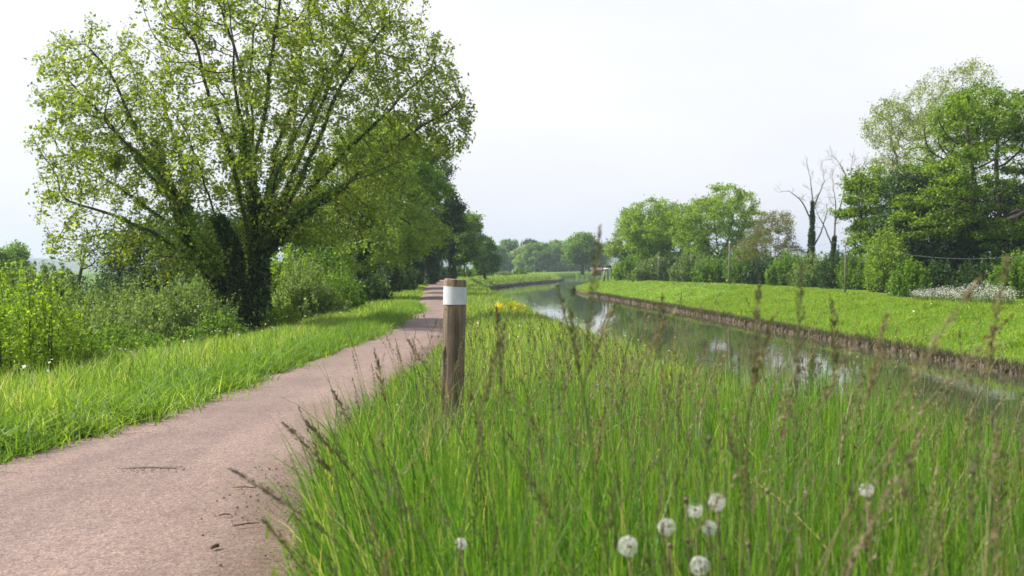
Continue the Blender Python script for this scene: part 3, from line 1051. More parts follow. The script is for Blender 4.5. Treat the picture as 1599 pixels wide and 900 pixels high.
grown("path_tree", "darker tree standing above the mid-green one towards the end of the row", "tree", (X(728, 112), 112, -.2), 'leaf_mid', T, seed=8, W=5.4, H=7.0, cb=.9, nattr=700, step=.35, nleaf=18000, lsize=.19, spread=(.22,.22,.16), r0=.014)
tree("path_tree", "last tree of the towpath row, low crown drooping to the bank", "tree", (X(757, 122), 122, -.2), 'leaf_mid', T, H=4.6, cw=3.4, cb=.5, nb=28, nleaf=13600, lsize=.22, tr=.16, seed=9, bs=.24)
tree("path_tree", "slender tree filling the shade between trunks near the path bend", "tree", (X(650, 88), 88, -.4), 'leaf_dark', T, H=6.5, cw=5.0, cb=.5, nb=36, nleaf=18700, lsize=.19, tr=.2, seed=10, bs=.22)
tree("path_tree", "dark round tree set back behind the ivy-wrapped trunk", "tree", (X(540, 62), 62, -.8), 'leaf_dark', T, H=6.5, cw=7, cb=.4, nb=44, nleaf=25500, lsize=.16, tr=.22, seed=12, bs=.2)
tree("background_tree", "dark dense tree behind the left trunk of the big ivy tree", "tree", (X(250, 44), 44, -1.2), 'leaf_dark', None, H=4.4, cw=4.6, cb=.2, nb=40, nleaf=27200, lsize=.12, tr=.18, seed=13, bs=.2)
tree("background_tree", "dark bushy tree directly behind the big ivy-clad trunks", "tree", (X(345, 40), 40, -1.0), 'leaf_dark', None, H=4.2, cw=4.0, cb=.1, nb=36, nleaf=23800, lsize=.12, tr=.16, seed=14, bs=.22)

for o in [q for q in sc.objects if q.name.startswith("path_tree")][:5]:
    i_ = int(o.location.y)
    ivy_on(o, [[(0, 0, -.1), (0, 0, 1.2), (.02, 0, 2.6), (.05, 0, 3.6)]], 5000, (.42, .25), .10, 300 + i_)
# ---- shrubs along the left
S = "shrubs along the left side of the path"
shrub("willow_bush", "bright fluffy green bush right of the big ivy trunk", "bush", (X(478, 27), 27, -.45), 'leaf_willow', 1.9, 2.2, 1.75, 220, 26000, .055, 21, S)
shrub("willow_bush", "mid-green bush beside the fluffy bush, under the yellow-green tree", "bush", (X(522, 32), 32, -.45), 'leaf_mid', 1.8, 2.2, 1.5, 180, 16000, .06, 22, S)
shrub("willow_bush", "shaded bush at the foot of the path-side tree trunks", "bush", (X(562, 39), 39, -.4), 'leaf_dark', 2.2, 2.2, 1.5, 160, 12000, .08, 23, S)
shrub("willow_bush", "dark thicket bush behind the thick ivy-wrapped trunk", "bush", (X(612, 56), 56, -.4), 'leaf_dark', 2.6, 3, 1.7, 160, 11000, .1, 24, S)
shrub("willow_bush", "small bush at the right foot of the ivy-clad trunks", "bush", (X(440, 22.5), 22.5, -.45), 'leaf_bright', .9, 1.0, .95, 110, 9000, .05, 25, S)
shrub("willow_bush", "grey-green willow bush left of the ivy-clad trunks", "bush", (X(292, 21), 21, -.55), 'leaf_willow', 2.3, 2.0, 1.45, 200, 24000, .05, 26, S)
shrub("willow_bush", "tall slender-stemmed willow bush in the gap before the field view", "bush", (X(205, 19.5), 19.5, -.6), 'leaf_willow', 2.0, 2.0, 1.25, 160, 17000, .048, 27, S)
shrub("willow_bush", "bright tangled bush at the left edge of the picture, tallest shrub there", "bush", (X(28, 12.5), 12.5, -.45), 'leaf_bright', 1.7, 1.9, 1.5, 150, 22000, .04, 28, S)
shrub("willow_bush", "low bright bramble bush in front of the willows on the left", "bramble", (X(118, 12.6), 12.6, -.4), 'leaf_bright', 1.25, 1.2, .72, 140, 17000, .036, 29, S, jit=.06)
shrub("willow_bush", "dark bramble patch between the bright bramble and the willow bush", "bramble", (X(190, 15.5), 15.5, -.5), 'leaf_mid', 1.9, 1.6, .8, 140, 15000, .045, 30, S)
shrub("willow_bush", "thin olive bush behind the bright tangled bush", "bush", (X(98, 17), 17, -.6), 'leaf_willow', 1.9, 1.8, 1.35, 130, 14000, .045, 31, S)
shrub("willow_bush", "low shaded bush at the left foot of the ivy-clad trunks", "bush", (X(335, 19.5), 19.5, -.45), 'leaf_mid', 1.2, 1.2, .9, 110, 10000, .045, 32, S)
for px_, d_, W_, H_, mt, lb in ((455, 33, 3.0, 2.3, 'leaf_bright', "sunny bush closing the gap right behind the ivy-clad trunks"), (515, 37, 3.0, 2.4, 'leaf_mid', "tall bush under the low boughs of the yellow-green tree"), (400, 36, 3.2, 2.3, 'leaf_mid', "bush hidden mostly by the right ivy-clad trunk"), (85, 27, 2.8, 1.7, 'leaf_willow', "feathery bush just below the strip of open field"), (640, 72, 3.2, 1.7, 'leaf_dark', "dark thicket bush under the overhanging crown"), (664, 88, 3.4, 1.8, 'leaf_mid', "bush under the darkest path-side tree"), (690, 104, 3.6, 2.0, 'leaf_dark', "dark bush under the broad leaning tree"), (722, 122, 3.8, 1.8, 'leaf_mid', "bush near the end of the towpath row"), (755, 136, 3.6, 1.5, 'leaf_mid', "low bush at the very end of the towpath row"), (585, 48, 2.4, 1.6, 'leaf_mid', "mid-green bush between the two nearest path-side trunks")):
    shrub("willow_bush", lb, "bush", (X(px_, d_) - .6, d_, -.35), mt, W_, 2.6, H_, 140, 11000, .07 + d_ * .0007, 800 + px_, S)
for px_, d_, W_, H_, mt, lb in ((150, 22, 2.4, 1.5, 'leaf_willow', "feathery pale bush behind the bramble patches"), (250, 25, 2.8, 1.55, 'leaf_willow', "wide feathery bush between the tall willow and the grey-green willow"), (60, 24, 3.0, 1.5, 'leaf_mid', "mid-green bush behind the thin olive bush"), (330, 28, 2.6, 1.6, 'leaf_willow', "pale bush glimpsed behind the ivy-clad trunks"), (240, 17, 1.5, .95, 'leaf_mid', "knee-high bush in front of the grey-green willow")):
    shrub("willow_bush", lb, "bush", (X(px_, d_), d_, -.75), mt, W_, 2.2, H_, 190, 21000, .05, 700 + px_, S)
B = "dark bushes at the edge of the field"
for px, d_, W_, H_, lb in ((45, 33, 3.4, 1.9, "dark bush at the field edge, leftmost below the pale far tree"), (140, 36, 3.6, 2.0, "dark rounded bush below the leaning bare tree"), (205, 33, 2.6, 1.7, "grey-green bush beside the bare leaning tree"), (88, 40, 2.6, 1.9, "small dark bush in front of the strip of field")):
    shrub("field_bush", lb, "bush", (X(px, d_), d_, -1.5), 'leaf_dark' if px != 205 else 'leaf_willow', W_ * 1.3, 2.6, H_ * 1.3, 150, 13000, .08, 40 + px, B)
tree("field_tree", "greyish spreading tree by the left edge, on the field boundary", "tree", (X(2, 75), 75, -2), 'leaf_mid', None, H=5.0, cw=3.8, cb=1.4, nb=34, nleaf=11900, lsize=.16, tr=.16, seed=61, bs=.2)


def dead_tree(name, label, loc, seed, stems_, r0, r1, twl, ivy=None, matn='bark_dead', depth=3):
    """bare tree: given stems, then forking crooked twigs"""
    r = np.random.default_rng(seed)
    root = empty(name, loc)
    tag(root, label, "tree")
    mb = MB()

    def fork(p, d, ln, rad_, lev):
        n_ = 5
        pts = [p]
        for k in range(n_):
            d = norm(d + r.normal(size=3) * .20 + np.array([0, 0, .06]))
            pts.append(pts[-1] + d * ln / n_)
        tube(mb, pts, np.linspace(rad_, rad_ * .55, n_ + 1), 5 if rad_ > .02 else 3, cap=False)
        if lev == 0: return
        for k in (2, 3, 4, 5, 5):
            if r.random() < .82:
                dd = norm(d + norm(r.normal(size=3)) * [1, .7, 1] * (.75 if k < 5 else .45))
                fork(pts[k], dd, ln * (.50 + .25 * r.random()), rad_ * (.45 if k < 5 else .55), lev - 1)

    for i_, st_ in enumerate(stems_):
        P = np.array(st_, float)
        t = np.linspace(0, len(P) - 1, 4 * len(P))
        Q = np.stack([np.interp(t, np.arange(len(P)), P[:, k]) for k in range(3)], -1)
        Q[1:-1] = .25 * Q[:-2] + .5 * Q[1:-1] + .25 * Q[2:]
        Q[1:-1] += r.normal(size=(len(Q) - 2, 3)) * r1 * .5
        ra = np.linspace(r0 if i_ == 0 else r0 * .5, r1, len(Q))
        tube(mb, Q, ra, 7, cap=False)
        d_ = norm(Q[-1] - Q[-3])
        fork(Q[-1], d_, twl, r1, depth)
        for k in range(len(Q) // 2, len(Q), 2):
            e = norm(norm(Q[k] - Q[k - 1]) * .6 + norm(r.normal(size=3)) * [1, .7, .6])
            fork(Q[k], e, twl * (.5 + .4 * r.random()), ra[k] * .45, depth - 1)
    mb.build("trunk", M[matn], root, smooth=True)
    if ivy: ivy_on(root, *ivy)
    return root


def loc_dead(px0, py0, d):
    x0, z0 = XZ(px0, py0, d)
    return (x0, d, z0), (lambda px, py, dd=0: (X(px, d) - x0, dd, CAMH - (py - HY) / F * d - z0))


lc, q = loc_dead(121, 446, 38)
dead_tree("bare_tree", "bare dark leaning tree standing before the far blue hills", lc, 71,
          [[q(121, 446), q(127, 422), q(131, 402), q(135, 388)], [q(127, 422), q(146, 412)], [q(129, 408), q(141, 395)]], .07, .022, .3, matn='bark', depth=2)

# ------------------------------------------------------------------ far centre
FT = "far wood beyond the canal bend"
far = [(775, 300, 10.5, 'leaf_mid'), (797, 330, 13.0, 'leaf_mid'), (818, 310, 10.5, 'leaf_yellow'), (838, 300, 11.5, 'leaf_mid'), (856, 320, 11.5, 'leaf_willow'), (874, 300, 10.5, 'leaf_mid'), (892, 330, 12.8, 'leaf_mid'), (922, 290, 12.5, 'leaf_mid'), (938, 300, 11.0, 'leaf_yellow'), (760, 290, 9, 'leaf_mid'), (828, 345, 13.5, 'leaf_dark'), (868, 350, 13.5, 'leaf_yellow'), (905, 350, 14.5, 'leaf_dark')]
fl = ["leftmost far tree, half hidden by the last towpath tree", "highest round crown in the left half of the far wood", "yellow-tinged far tree left of the wood's middle", "bushy far tree right behind the round bank bush", "pale narrow far tree in the middle of the wood", "low far tree between the pale one and the lone tree", "broad far tree left of the lone round tree", "tall far tree right of the lone round tree", "yellowish far tree behind the brick hut", "low far tree behind the end of the towpath row", "dark far tree at the back of the wood's left half", "yellow-tipped far tree at the back of the wood's middle", "tallest dark crown rising above the lone round tree"]
for i, ((px, d_, H_, mt), lb) in enumerate(zip(far, fl)):
    tree("far_tree", lb, "tree", (X(px, d_), d_, -1.2), mt, FT, rz=i * 1.3, s=H_ * .84 / 11.0, H=11.0, cw=8.5, cb=.6, nb=34, nleaf=5200, lsize=.6, tr=.3, seed=80 + i % 3, bs=.2)
tree("far_tree", "lone round tree with visible short trunk on the bank beyond the canal bend", "tree", (X(909, 215), 215, .1), 'leaf_mid', None, H=7.4, cw=7.6, cb=1.6, nb=44, nleaf=11900, lsize=.4, tr=.32, seed=90, bs=.2)
shrub("bank_bush", "round green bush on top of the bank at the canal bend", "bush", (X(811, 165), 165, -.1), 'leaf_mid', 2.6, 2.4, 1.2, 120, 6000, .14, 91)
shrub("bank_bush", "paler low bush left of the round bush on the bank", "bush", (X(786, 150), 150, -.1), 'leaf_willow', 2.2, 2.2, .75, 100, 4000, .14, 92)
shrub("bank_bush", "small reedy bush at the tip of the right bank by the water", "bush", (X(893, 100), 100, -1.0), 'leaf_willow', .7, .8, .7, 60, 1800, .09, 93)

# brick hut and timber frame beyond the right bank tip
hx_, hd = X(931, 178), 178
hut = empty("brick_hut", (hx_, hd, 0))
tag(hut, "small red brick hut with brown roof, half hidden by the yellow-green tree", "hut")
mb = MB(); box(mb, (0, 0, .45), (2.2, 1.6, 1.2)); mb.build("wall", M['brick'], hut)
mb = MB()
mb.add([(-1.25, -.95, 1.0), (1.25, -.95, 1.0), (1.25, .95, 1.0), (-1.25, .95, 1.0), (-1.25, 0, 1.5), (1.25, 0, 1.5)], [[0, 1, 5, 4], [2, 3, 4, 5]], .5)
mb.add([(-1.25, -.95, 1.0), (-1.25, .95, 1.0), (-1.25, 0, 1.5), (1.25, -.95, 1.0), (1.25, .95, 1.0), (1.25, 0, 1.5)], [[0, 2, 1], [3, 4, 5]], .5)
mb.build("roof", M['roof'], hut)
mb = MB(); box(mb, (.5, -.82, .42), (.45, .05, .8)); mb.build("door", M['darkwood'], hut)
mb = MB(); box(mb, (-.5, -.82, .6), (.45, .05, .35)); mb.build("window", M['glass'], hut)
fx, fd = X(949, 106), 106
hut.scale = (.72, .72, .78)
fr = empty("timber_frame", (fx, fd, gz(fx, fd)))
tag(fr, "small timber frame with white cross beam and splayed grey legs on the bank", "timber frame")
mb = MB(); box(mb, (0, 0, 1.13), (.78, .14, .13)); mb.build("cross_beam", M['whitepaint'], fr)
for sx in (-.30, 0.02, .34):
    mb = MB(); box(mb, (sx, .09, .55), (.09, .08, 1.2)); mb.build("post", M['darkwood'], fr)
for sx in (-.28, .18):
    mb = MB(); tube(mb, [(sx - .16, -.12, -.02), (sx, -.03, 1.1)], .05, 6); mb.build("brace", M['greywood'], fr)
mb = MB(); box(mb, (0, .09, 1.32), (.7, .06, .24)); mb.build("board", M['darkwood'], fr)

# ------------------------------------------------------------------ right side
RT = "trees behind the right bank"
grown("bank_tree", "yellow-green tree at the left end of the right-hand row", "tree", (X(988, 118), 118, -.1), 'leaf_yellow', RT, seed=101, W=6.2, H=7.6, cb=-.2, nattr=800, step=.35, nleaf=24000, lsize=.18, spread=(.24,.24,.18), r0=.014, lobes=12)
grown("bank_tree", "bright green tree next to the yellow-green one on the right bank", "tree", (X(1018, 104), 104, -.1), 'leaf_bright', RT, seed=102, W=7.4, H=7.9, cb=-.2, nattr=800, step=.33, nleaf=24000, lsize=.17, spread=(.22,.22,.16), r0=.014, lobes=12)
grown("bank_tree", "darker green tree filling the dip between the two highest green crowns", "tree", (X(1052, 108), 108, -.1), 'leaf_mid', RT, seed=103, W=7.6, H=7.5, cb=-.2, nattr=700, step=.35, nleaf=22000, lsize=.18, spread=(.22,.22,.16), r0=.014, lobes=12)
grown("bank_tree", "tallest and broadest green tree in the middle of the right-hand row", "tree", (X(1122, 96), 96, -.1), 'leaf_bright', RT, seed=104, W=9.6, H=8.5, cb=-.1, nattr=1300, step=.32, nleaf=34000, lsize=.16, spread=(.2,.2,.13), r0=.014, lobes=14)
grown("bank_tree", "bronze-leaved small tree with pale trunk in front of the hedge", "tree", (X(1203, 76), 76, 0), 'leaf_brown', RT, barkm='bark_pale', seed=105, W=5.3, H=5.0, cb=.5, nattr=1000, step=.25, nleaf=15000, lsize=.09, spread=(.15,.15,.10), r0=.006)
HB = "hedge bushes behind the right bank"
hb = [(985, 100, 2.6, 1.5, 'leaf_mid', "pale bush at the foot of the yellow-green tree"), (1018, 92, 3.0, 1.5, 'leaf_willow', "light bush left of the short pole"), (1055, 88, 2.4, 1.5, 'leaf_dark', "dark bush right of the short pole"), (1080, 84, 2.6, 1.6, 'leaf_willow', "soft light-green bush left of the tall pole"), (1112, 80, 2.4, 1.5, 'leaf_mid', "mid-green bush touching the tall pole"), (1165, 78, 2.4, 2.0, 'leaf_mid', "tall bush between the tall pole and the bronze tree"), (1195, 74, 2.4, 1.4, 'leaf_dark', "dark bush at the foot of the bronze tree"), (1232, 70, 2.6, 1.5, 'leaf_mid', "bush under the ivy-clad dead tree"), (1275, 64, 2.4, 1.4, 'leaf_willow', "pale bush between the two dead trees"), (1312, 58, 2.0, 1.5, 'leaf_dark', "dark bush left of the thin pole"), (1345, 56, 1.8, 1.6, 'leaf_mid', "bush right of the thin pole"), (1385, 50, 1.6, 2.2, 'leaf_bright', "tall bright bush at the left edge of the dark oak thicket")]
for i, (px, d_, W_, H_, mt, lb) in enumerate(hb):
    shrub("hedge_bush", lb, "bush", (X(px, d_), d_, -.05), mt, W_ * 1.25, 2.6, H_ * 1.45, 170, 15000, .11 if d_ > 60 else .085, 120 + i, HB)

# dead ivy-clad trees
lc, q = loc_dead(1268, 452, 72)
dead_tree("dead_tree", "dead tree with ivy up its trunk and bare forked top, left of the two", lc, 131,
          [[q(1268, 452), q(1266, 400), q(1268, 350), q(1268, 310), q(1264, 275)], [q(1266, 345), q(1252, 315), q(1234, 300)], [q(1268, 330), q(1280, 300), q(1286, 285)], [q(1266, 395), q(1283, 360), q(1290, 335)]],
          .12, .022, .70, ivy=([[q(1268, 452), q(1266, 400), q(1268, 350), q(1268, 315)]], 7000, (.34, .10), .10, 132))
lc, q = loc_dead(1300, 452, 70)
dead_tree("dead_tree", "dead tree with leaning bare branches right beside the ivy-clad dead one", lc, 133,
          [[q(1300, 452), q(1300, 400), q(1303, 360), q(1305, 320), q(1300, 290)], [q(1300, 385), q(1285, 350), q(1276, 335)], [q(1303, 350), q(1315, 310), q(1318, 295)]],
          .10, .018, .62, ivy=([[q(1300, 452), q(1300, 405), q(1303, 370)]], 3500, (.28, .12), .10, 134))
lc, q = loc_dead(1335, 455, 62)
dead_tree("dead_tree", "bare tree top rising above the left lobe of the oak", lc, 135,
          [[q(1338, 455), q(1335, 380), q(1332, 310), q(1328, 268)], [q(1332, 310), q(1318, 270), q(1310, 256)], [q(1330, 290), q(1342, 266)]], .10, .02, .55)

# pale tree rising behind the oak
dP = 62
lx, lz = X(1440, dP), -.2


def LP(px, py, dd=0): return (X(px, dP) - lx, dd, CAMH - (py - HY) / F * dP - lz)


grown("pale_tree", "tall pale thin-leaved tree rising behind the dark oak", "tree", (lx, dP, lz), 'leaf_pale', None, barkm='bark_dead', seed=143, W=7.4, H=12.6, cb=3.0, nattr=2200, step=.24, nleaf=30000, lsize=.10, spread=(.17, .17, .13), lobes=13, fork=.05, r0=.009, clump=.4, tips=4)

# the oak
OG = None
grown("oak_tree", "large dark-limbed oak with bright upper leaves at the right edge", "tree", (X(1560, 50), 50, -.1), 'leaf_oak', None, seed=155, W=9.8, H=9.3, cb=.9, nattr=3000, step=.28, nleaf=80000, lsize=.115, spread=(.19,.19,.07), r0=.018, lobes=20, clump=.9, up=.8, extra=[((-3.0, -.6, 3.2), (1.2, 1.0, .4), .05), ((.6, -1.2, 3.0), (1.1, 1.0, .4), .05), ((1.6, -1.5, 2.0), (1.2, .8, .4), .05)])
grown("oak_tree", "lower bright-green oak lobe tree left of the large oak", "tree", (X(1372, 54), 54, -.1), 'leaf_oak', None, seed=152, W=5.0, H=6.1, cb=1.6, nattr=1200, step=.24, nleaf=36000, lsize=.11, spread=(.17,.17,.08), r0=.011, lobes=12, clump=.8)
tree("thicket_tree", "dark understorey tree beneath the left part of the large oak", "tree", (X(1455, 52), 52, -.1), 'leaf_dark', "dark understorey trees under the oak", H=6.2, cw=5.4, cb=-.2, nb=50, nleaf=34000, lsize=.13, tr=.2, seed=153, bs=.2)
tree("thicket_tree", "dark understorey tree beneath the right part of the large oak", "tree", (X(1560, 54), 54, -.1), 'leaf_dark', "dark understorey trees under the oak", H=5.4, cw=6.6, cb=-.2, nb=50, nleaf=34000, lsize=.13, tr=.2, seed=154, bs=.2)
for i, (px, d_, H_, W_, mt, lb) in enumerate([(1420, 42, 1.5, 1.6, 'leaf_mid', "leafy bush at the left foot of the oak thicket"), (1470, 43, 1.5, 2.2, 'leaf_dark', "dark bush behind the left end of the white flowers"), (1530, 42, 1.5, 2.2, 'leaf_dark', "dark bush behind the right end of the white flowers"), (1590, 40, 1.7, 2.0, 'leaf_mid', "bush at the right edge below the oak's low branches")]):
    shrub("thicket_bush", lb, "bush", (X(px, d_), d_, 0), mt, W_, 1.8, H_, 140, 12000, .08, 160 + i, "bushes at the foot of the oak")

# cow parsley strip
r = np.random.default_rng(170)
mb = MB()
n = 420
px = 1425 + 160 * r.random(n)
dd = np.interp(px, [1425, 1590], [38.5, 31.2]) + 1.3 * r.random(n)
gx_ = X(px, dd)
hh = .16 + .42 * r.random(n) ** 1.3 * np.interp(px, [1425, 1460, 1500, 1540, 1585], [.3, .6, .7, 1.2, .6])
zz = ground_z(gx_, dd)
blades(mb, np.stack([gx_, dd, zz], -1), hh, np.full(n, .02), r, .1, 2, 0, rnd=np.zeros(n))
tag(mb.build("flower_stems", M['stem']), kind='stuff')
mb = MB()
C = np.repeat(np.stack([gx_, dd, zz + hh], -1), 13, 0)
C = C + r.normal(size=C.shape) * np.array([.10, .10, .05])
leaves(mb, C, .026, r, 1.6, aspect=.9)
tag(mb.build("white_flowers", M['white']), kind='stuff')
# scattered daisies and flecks on the banks
mb = MB()
x, y = scatter(260, 20, 90, lambda y: xr(y) + .3, lambda y: xr(y) + 5, r)
k = fbm2(x, y, 5, 3, 3) > .1
leaves(mb, put(x[k], y[k], .12), .05, r, 1.5, aspect=.9)
x, y = scatter(220, 6, 30, lambda y: pr(y) + .3, lambda y: xl(y) - .3, r)
leaves(mb, put(x, y, .4), .025, r, 1.5, aspect=.9)
x, y = scatter(120, 6, 26, lambda y: pl(y) - 2.5, lambda y: pl(y) - .5, r)
leaves(mb, put(x, y, .36), .025, r, 1.5, aspect=.9)
tag(mb.build("small_flowers", M['white']), kind='stuff')


# poles and cable
def pole(px, py0, py1, d, rad_, label):
    x0, z0 = XZ(px, py0, d)
    z1 = CAMH - (py1 - HY) / F * d
    o = empty("utility_pole", (x0, d, min(z0, gz(x0, d)) - .05))
    tag(o, label, "pole", "poles behind the right bank")
    h_ = z1 - o.location.z
    mb = MB(); tube(mb, [(0, 0, 0), (0, 0, h_ * .5), (0, 0, h_)], [rad_, rad_ * .9, rad_ * .75], 8); mb.build("shaft", M['pole'], o)
    mb = MB(); tube(mb, [(0, -rad_ * .9, h_ - .18), (0, -rad_ * 2.2, h_ - .16), (0, -rad_ * 2.2, h_ - .04)], rad_ * .35, 6); mb.build("insulator", M['whitepaint'], o)
    return (x0, d, z1 - .06)


a1 = pole(1028, 440, 400, 86, .045, "short thin pole standing before the bright green trees")
a2 = pole(1139, 447, 376, 70, .06, "tall grey pole standing clear in front of the broad green tree")
a3 = pole(1320, 462, 372, 48, .04, "thin brown pole beside the leaning dead trees")
mb = MB()
pts_all = [a1, a2, (X(1205, 66), 66, CAMH - (402 - HY) / F * 66), a3, (X(1640, 36), 36, CAMH - (395 - HY) / F * 36)]
for p0, p1 in ((a1, a2), (a2, a3), (a3, pts_all[-1])):
    p0, p1 = np.array(p0), np.array(p1)
    t = np.linspace(0, 1, 14)[:, None]
    q_ = p0 + (p1 - p0) * t
    q_[:, 2] -= .45 * 4 * (t * (1 - t))[:, 0]
    tube(mb, q_, .0032, 4)
tag(mb.build("overhead_cable", M['cable']), "thin sagging grey cable strung between the poles on the right", "cable")


# ------------------------------------------------------------------ canal edges
def revet(name, label, fx_, sgn, y0, y1, step_, seed, matn, ztop, zbot=-1.2, depth=.16):
    r = np.random.default_rng(seed)
    mb = MB()
    ys = np.arange(y0, y1, step_)
    lv = np.linspace(0, 1, 5)
    V = []
    for y in ys:
        e = fx_(y)
        for j, l in enumerate(lv):
            bul = depth * (.55 + .45 * fbm2(np.array(y * 1.0), np.array(l * 2), seed, 4, .35)) * (1 - .5 * l)
            V.append((e - sgn * bul + (sgn * .12 if j == 4 else 0), y, zbot + (ztop - zbot) * l + .05 * float(fbm2(np.array(y), np.array(3.), seed + 1, 3, .5)) * l))
    ii = np.arange(len(V)).reshape(len(ys), 5)
    mb.add(V, np.stack([ii[:-1, :-1], ii[1:, :-1], ii[1:, 1:], ii[:-1, 1:]], -1).reshape(-1, 4))
    # clods and stubby root stakes
    n = int((y1 - y0) / step_ * 2.6)
    yy = y0 + (y1 - y0) * r.random(n)
    for y in yy:
        e = fx_(y) - sgn * (depth * .8 + .05 * r.random())
        h_ = (ztop - zbot) * (.35 + .62 * r.random())
        w_ = .025 + .075 * r.random() ** 1.6
        box(mb, (e, y, zbot + h_ / 2), (w_, w_ * (1 + r.random()), h_), r.random() * 3, taper=.45 + .4 * r.random())
    o = mb.build(name, M[matn])
    tag(o, label, "revetment")
    return o


revet("bank_revetment", "brown eroded stake and root edging along the right bank's waterline", xr, 1, 12, 112, .16, 201, 'revet', -.87)
revet("bank_revetment", "dark stone edging along the left bank at the canal bend", xl, -1, 66, 205, .5, 202, 'revet_dark', -.72, depth=.2)

# dry root fringe hanging over the right edging
r = np.random.default_rng(203)
mb = MB()
x, y = scatter(16000, 12, 90, lambda y: xr(y) - .16, lambda y: xr(y) + .05, r, .8)
P = np.stack([x, y, np.full(len(x), -.84) + .05 * r.normal(size=len(x))], -1)
hn = .12 + .2 * r.random(len(x))
P[:, 2] -= hn * .6 + .04 * fbm2(x, y, 69, 3, .8)
blades(mb, P, hn, .012 + .015 * r.random(len(x)), r, .5, 2, .2, rnd=r.random(len(x)) * .9)
tag(mb.build("dry_grass", M['seed_dark']), kind='stuff')

# ------------------------------------------------------------------ post
pd = 6.9
px0, pz0 = X(705, pd), 0.0
post = empty("wooden_post", (px0, pd, gz(px0, pd) - .02))
tag(post, "weathered round wooden marker post with a white band, standing in the tall grass", "post")
topz = CAMH - (437 - HY) / F * pd - post.location.z
rp = .0665
lean_x = X(711, pd) - px0
r = np.random.default_rng(210)
nseg, ns = 40, 28


def post_mesh(z0, z1, rad_, nz_, rough_, closed_top=False, dome=0.0):
    mb = MB()
    V = []
    for i in range(nz_ + 1):
        z = z0 + (z1 - z0) * i / nz_
        for j in range(ns):
            a = 2 * math.pi * j / ns
            rr_ = rad_ * (1 + rough_ * float(fbm2(np.array(math.cos(a) * 2.5 + 5), np.array(math.sin(a) * 2.5 + z * 1.1), 77, 4, 1)))
            if i == nz_ and closed_top: rr_ *= .965
            V.append((lean_x * z / topz + rr_ * math.cos(a), rr_ * math.sin(a), z + (-.004 * math.cos(a) if i == nz_ else 0)))
    i = np.arange(nz_)[:, None] * ns
    j = np.arange(ns)[None]
    k = (j + 1) % ns
    mb.add(V, np.stack([i + j, i + k, i + ns + k, i + ns + j], -1).reshape(-1, 4))
    if closed_top:
        V = np.array(V)[-ns:]
        ring2 = V.copy()
        c = V.mean(0)
        ring2[:, :2] = c[:2] + (V[:, :2] - c[:2]) * .9
        ring2[:, 2] += dome
        mb.add(np.concatenate([V, ring2]), [[q, (q + 1) % ns, ns + (q + 1) % ns, ns + q] for q in range(ns)])
        mb.add(ring2, [list(range(ns))])
    return mb


bt, bb = topz - .042, topz - .150
post_mesh(-.25, topz, rp * 1.02, 60, .05, True, .004).build("shaft", M['post'], post, smooth=False)
# a split sliver standing off the shaft
mb = MB()
tube(mb, [(-.057 + lean_x * .5, -.03, .28), (-.060 + lean_x * .6, -.037, .5), (-.060 + lean_x * .7, -.040, .66), (-.052 + lean_x * .7, -.042, .70)], [.012, .014, .012, .004], 6)
mb.build("split_sliver", M['post'], post)
post_mesh(bb, bt, rp * 1.075, 4, .0, False).build("reflective_band", M['band'], post, smooth=True)


# ------------------------------------------------------------------ seeding grass stalks
def stalk_geom(sb, hb_, base, h, leanv, r, head=.16, kind=0, wide=.010, rs=.0011, nspk=46):
    t = np.linspace(0, 1, 10)[:, None]
    lean = np.array([leanv[0], leanv[1], 0])
    up = np.array([0, 0, 1.0])
    f = lambda t: base + up * h * (t - .10 * np.linalg.norm(lean) * t ** 3) + lean * h * t ** 2.3
    tube(sb, f(t), np.linspace(rs * 1.3, rs * .6, 10), 3, rnd=float(r.random()), cap=False)
    t0 = 1 - head / h
    m_ = nspk
    u = r.random(m_)
    tt = (t0 + (1 - t0) * u)[:, None]
    C = f(tt)
    ax = norm(f(tt) - f(tt - .02))
    side = norm(np.cross(ax, r.normal(size=(m_, 3))))
    prof = np.sin(np.pi * np.clip(u * .85 + .12, 0, 1))[:, None]
    off = side * wide * (prof * (.3 + .7 * r.random((m_, 1))))
    if kind == 1: off = side * wide * 2.6 * (1.05 - u[:, None]) * r.random((m_, 1))
    C = C + off
    ln = (.0068 if kind == 0 else .0062) * (1 + .3 * r.normal(size=(m_, 1))).clip(.5, 1.6)
    d = norm(ax + side * (.35 if kind == 0 else .7))
    wv = norm(np.cross(d, r.normal(size=(m_, 3)))) * ln * .24
    V = np.stack([C - d * ln * .6, C + wv, C + d * ln, C - wv], 1)
    hb_.add(V.reshape(-1, 3), np.arange(m_ * 4).reshape(m_, 4), np.repeat(r.random(m_), 4))


r = np.random.default_rng(230)
# mass of stalks, two tints
for nm, matn, nn, seed in (("seeding_grass", 'seed_dark', 430, 231), ("dry_seeding_grass", 'seed', 520, 232)):
    r = np.random.default_rng(seed)
    sb = MB()
    hb_ = MB()
    cnt = 0
    while cnt < nn:
        y = 1.7 + 7.0 * r.random() ** 1.35
        x = pr(y) + .05 + (xl(y) - pr(y) - .5) * r.random()
        if matn == 'seed' and x < .3 and r.random() < .6: continue
        if matn == 'seed_dark' and x > 1.0 and r.random() < .6: continue
        left = np.clip(1 - (x - pr(y)) / .6, 0, 1)
        if left > .35 and r.random() < .72: continue
        h = np.clip(.74 + .13 * r.normal(), .4, 1.02) * (1 - .25 * left)
        ln = (-.12 * left + .13 * r.normal() + (.16 if matn == 'seed' else -.02), .12 * r.normal())
        stalk_geom(hb_, hb_, np.array([x, y, gz(x, y)]), h, ln, r, .11 + .09 * r.random(), int(r.random() < .4), .008 + .003 * r.random(), nspk=56)
        cnt += 1
    tag(hb_.build(nm, M[matn]), kind='stuff')

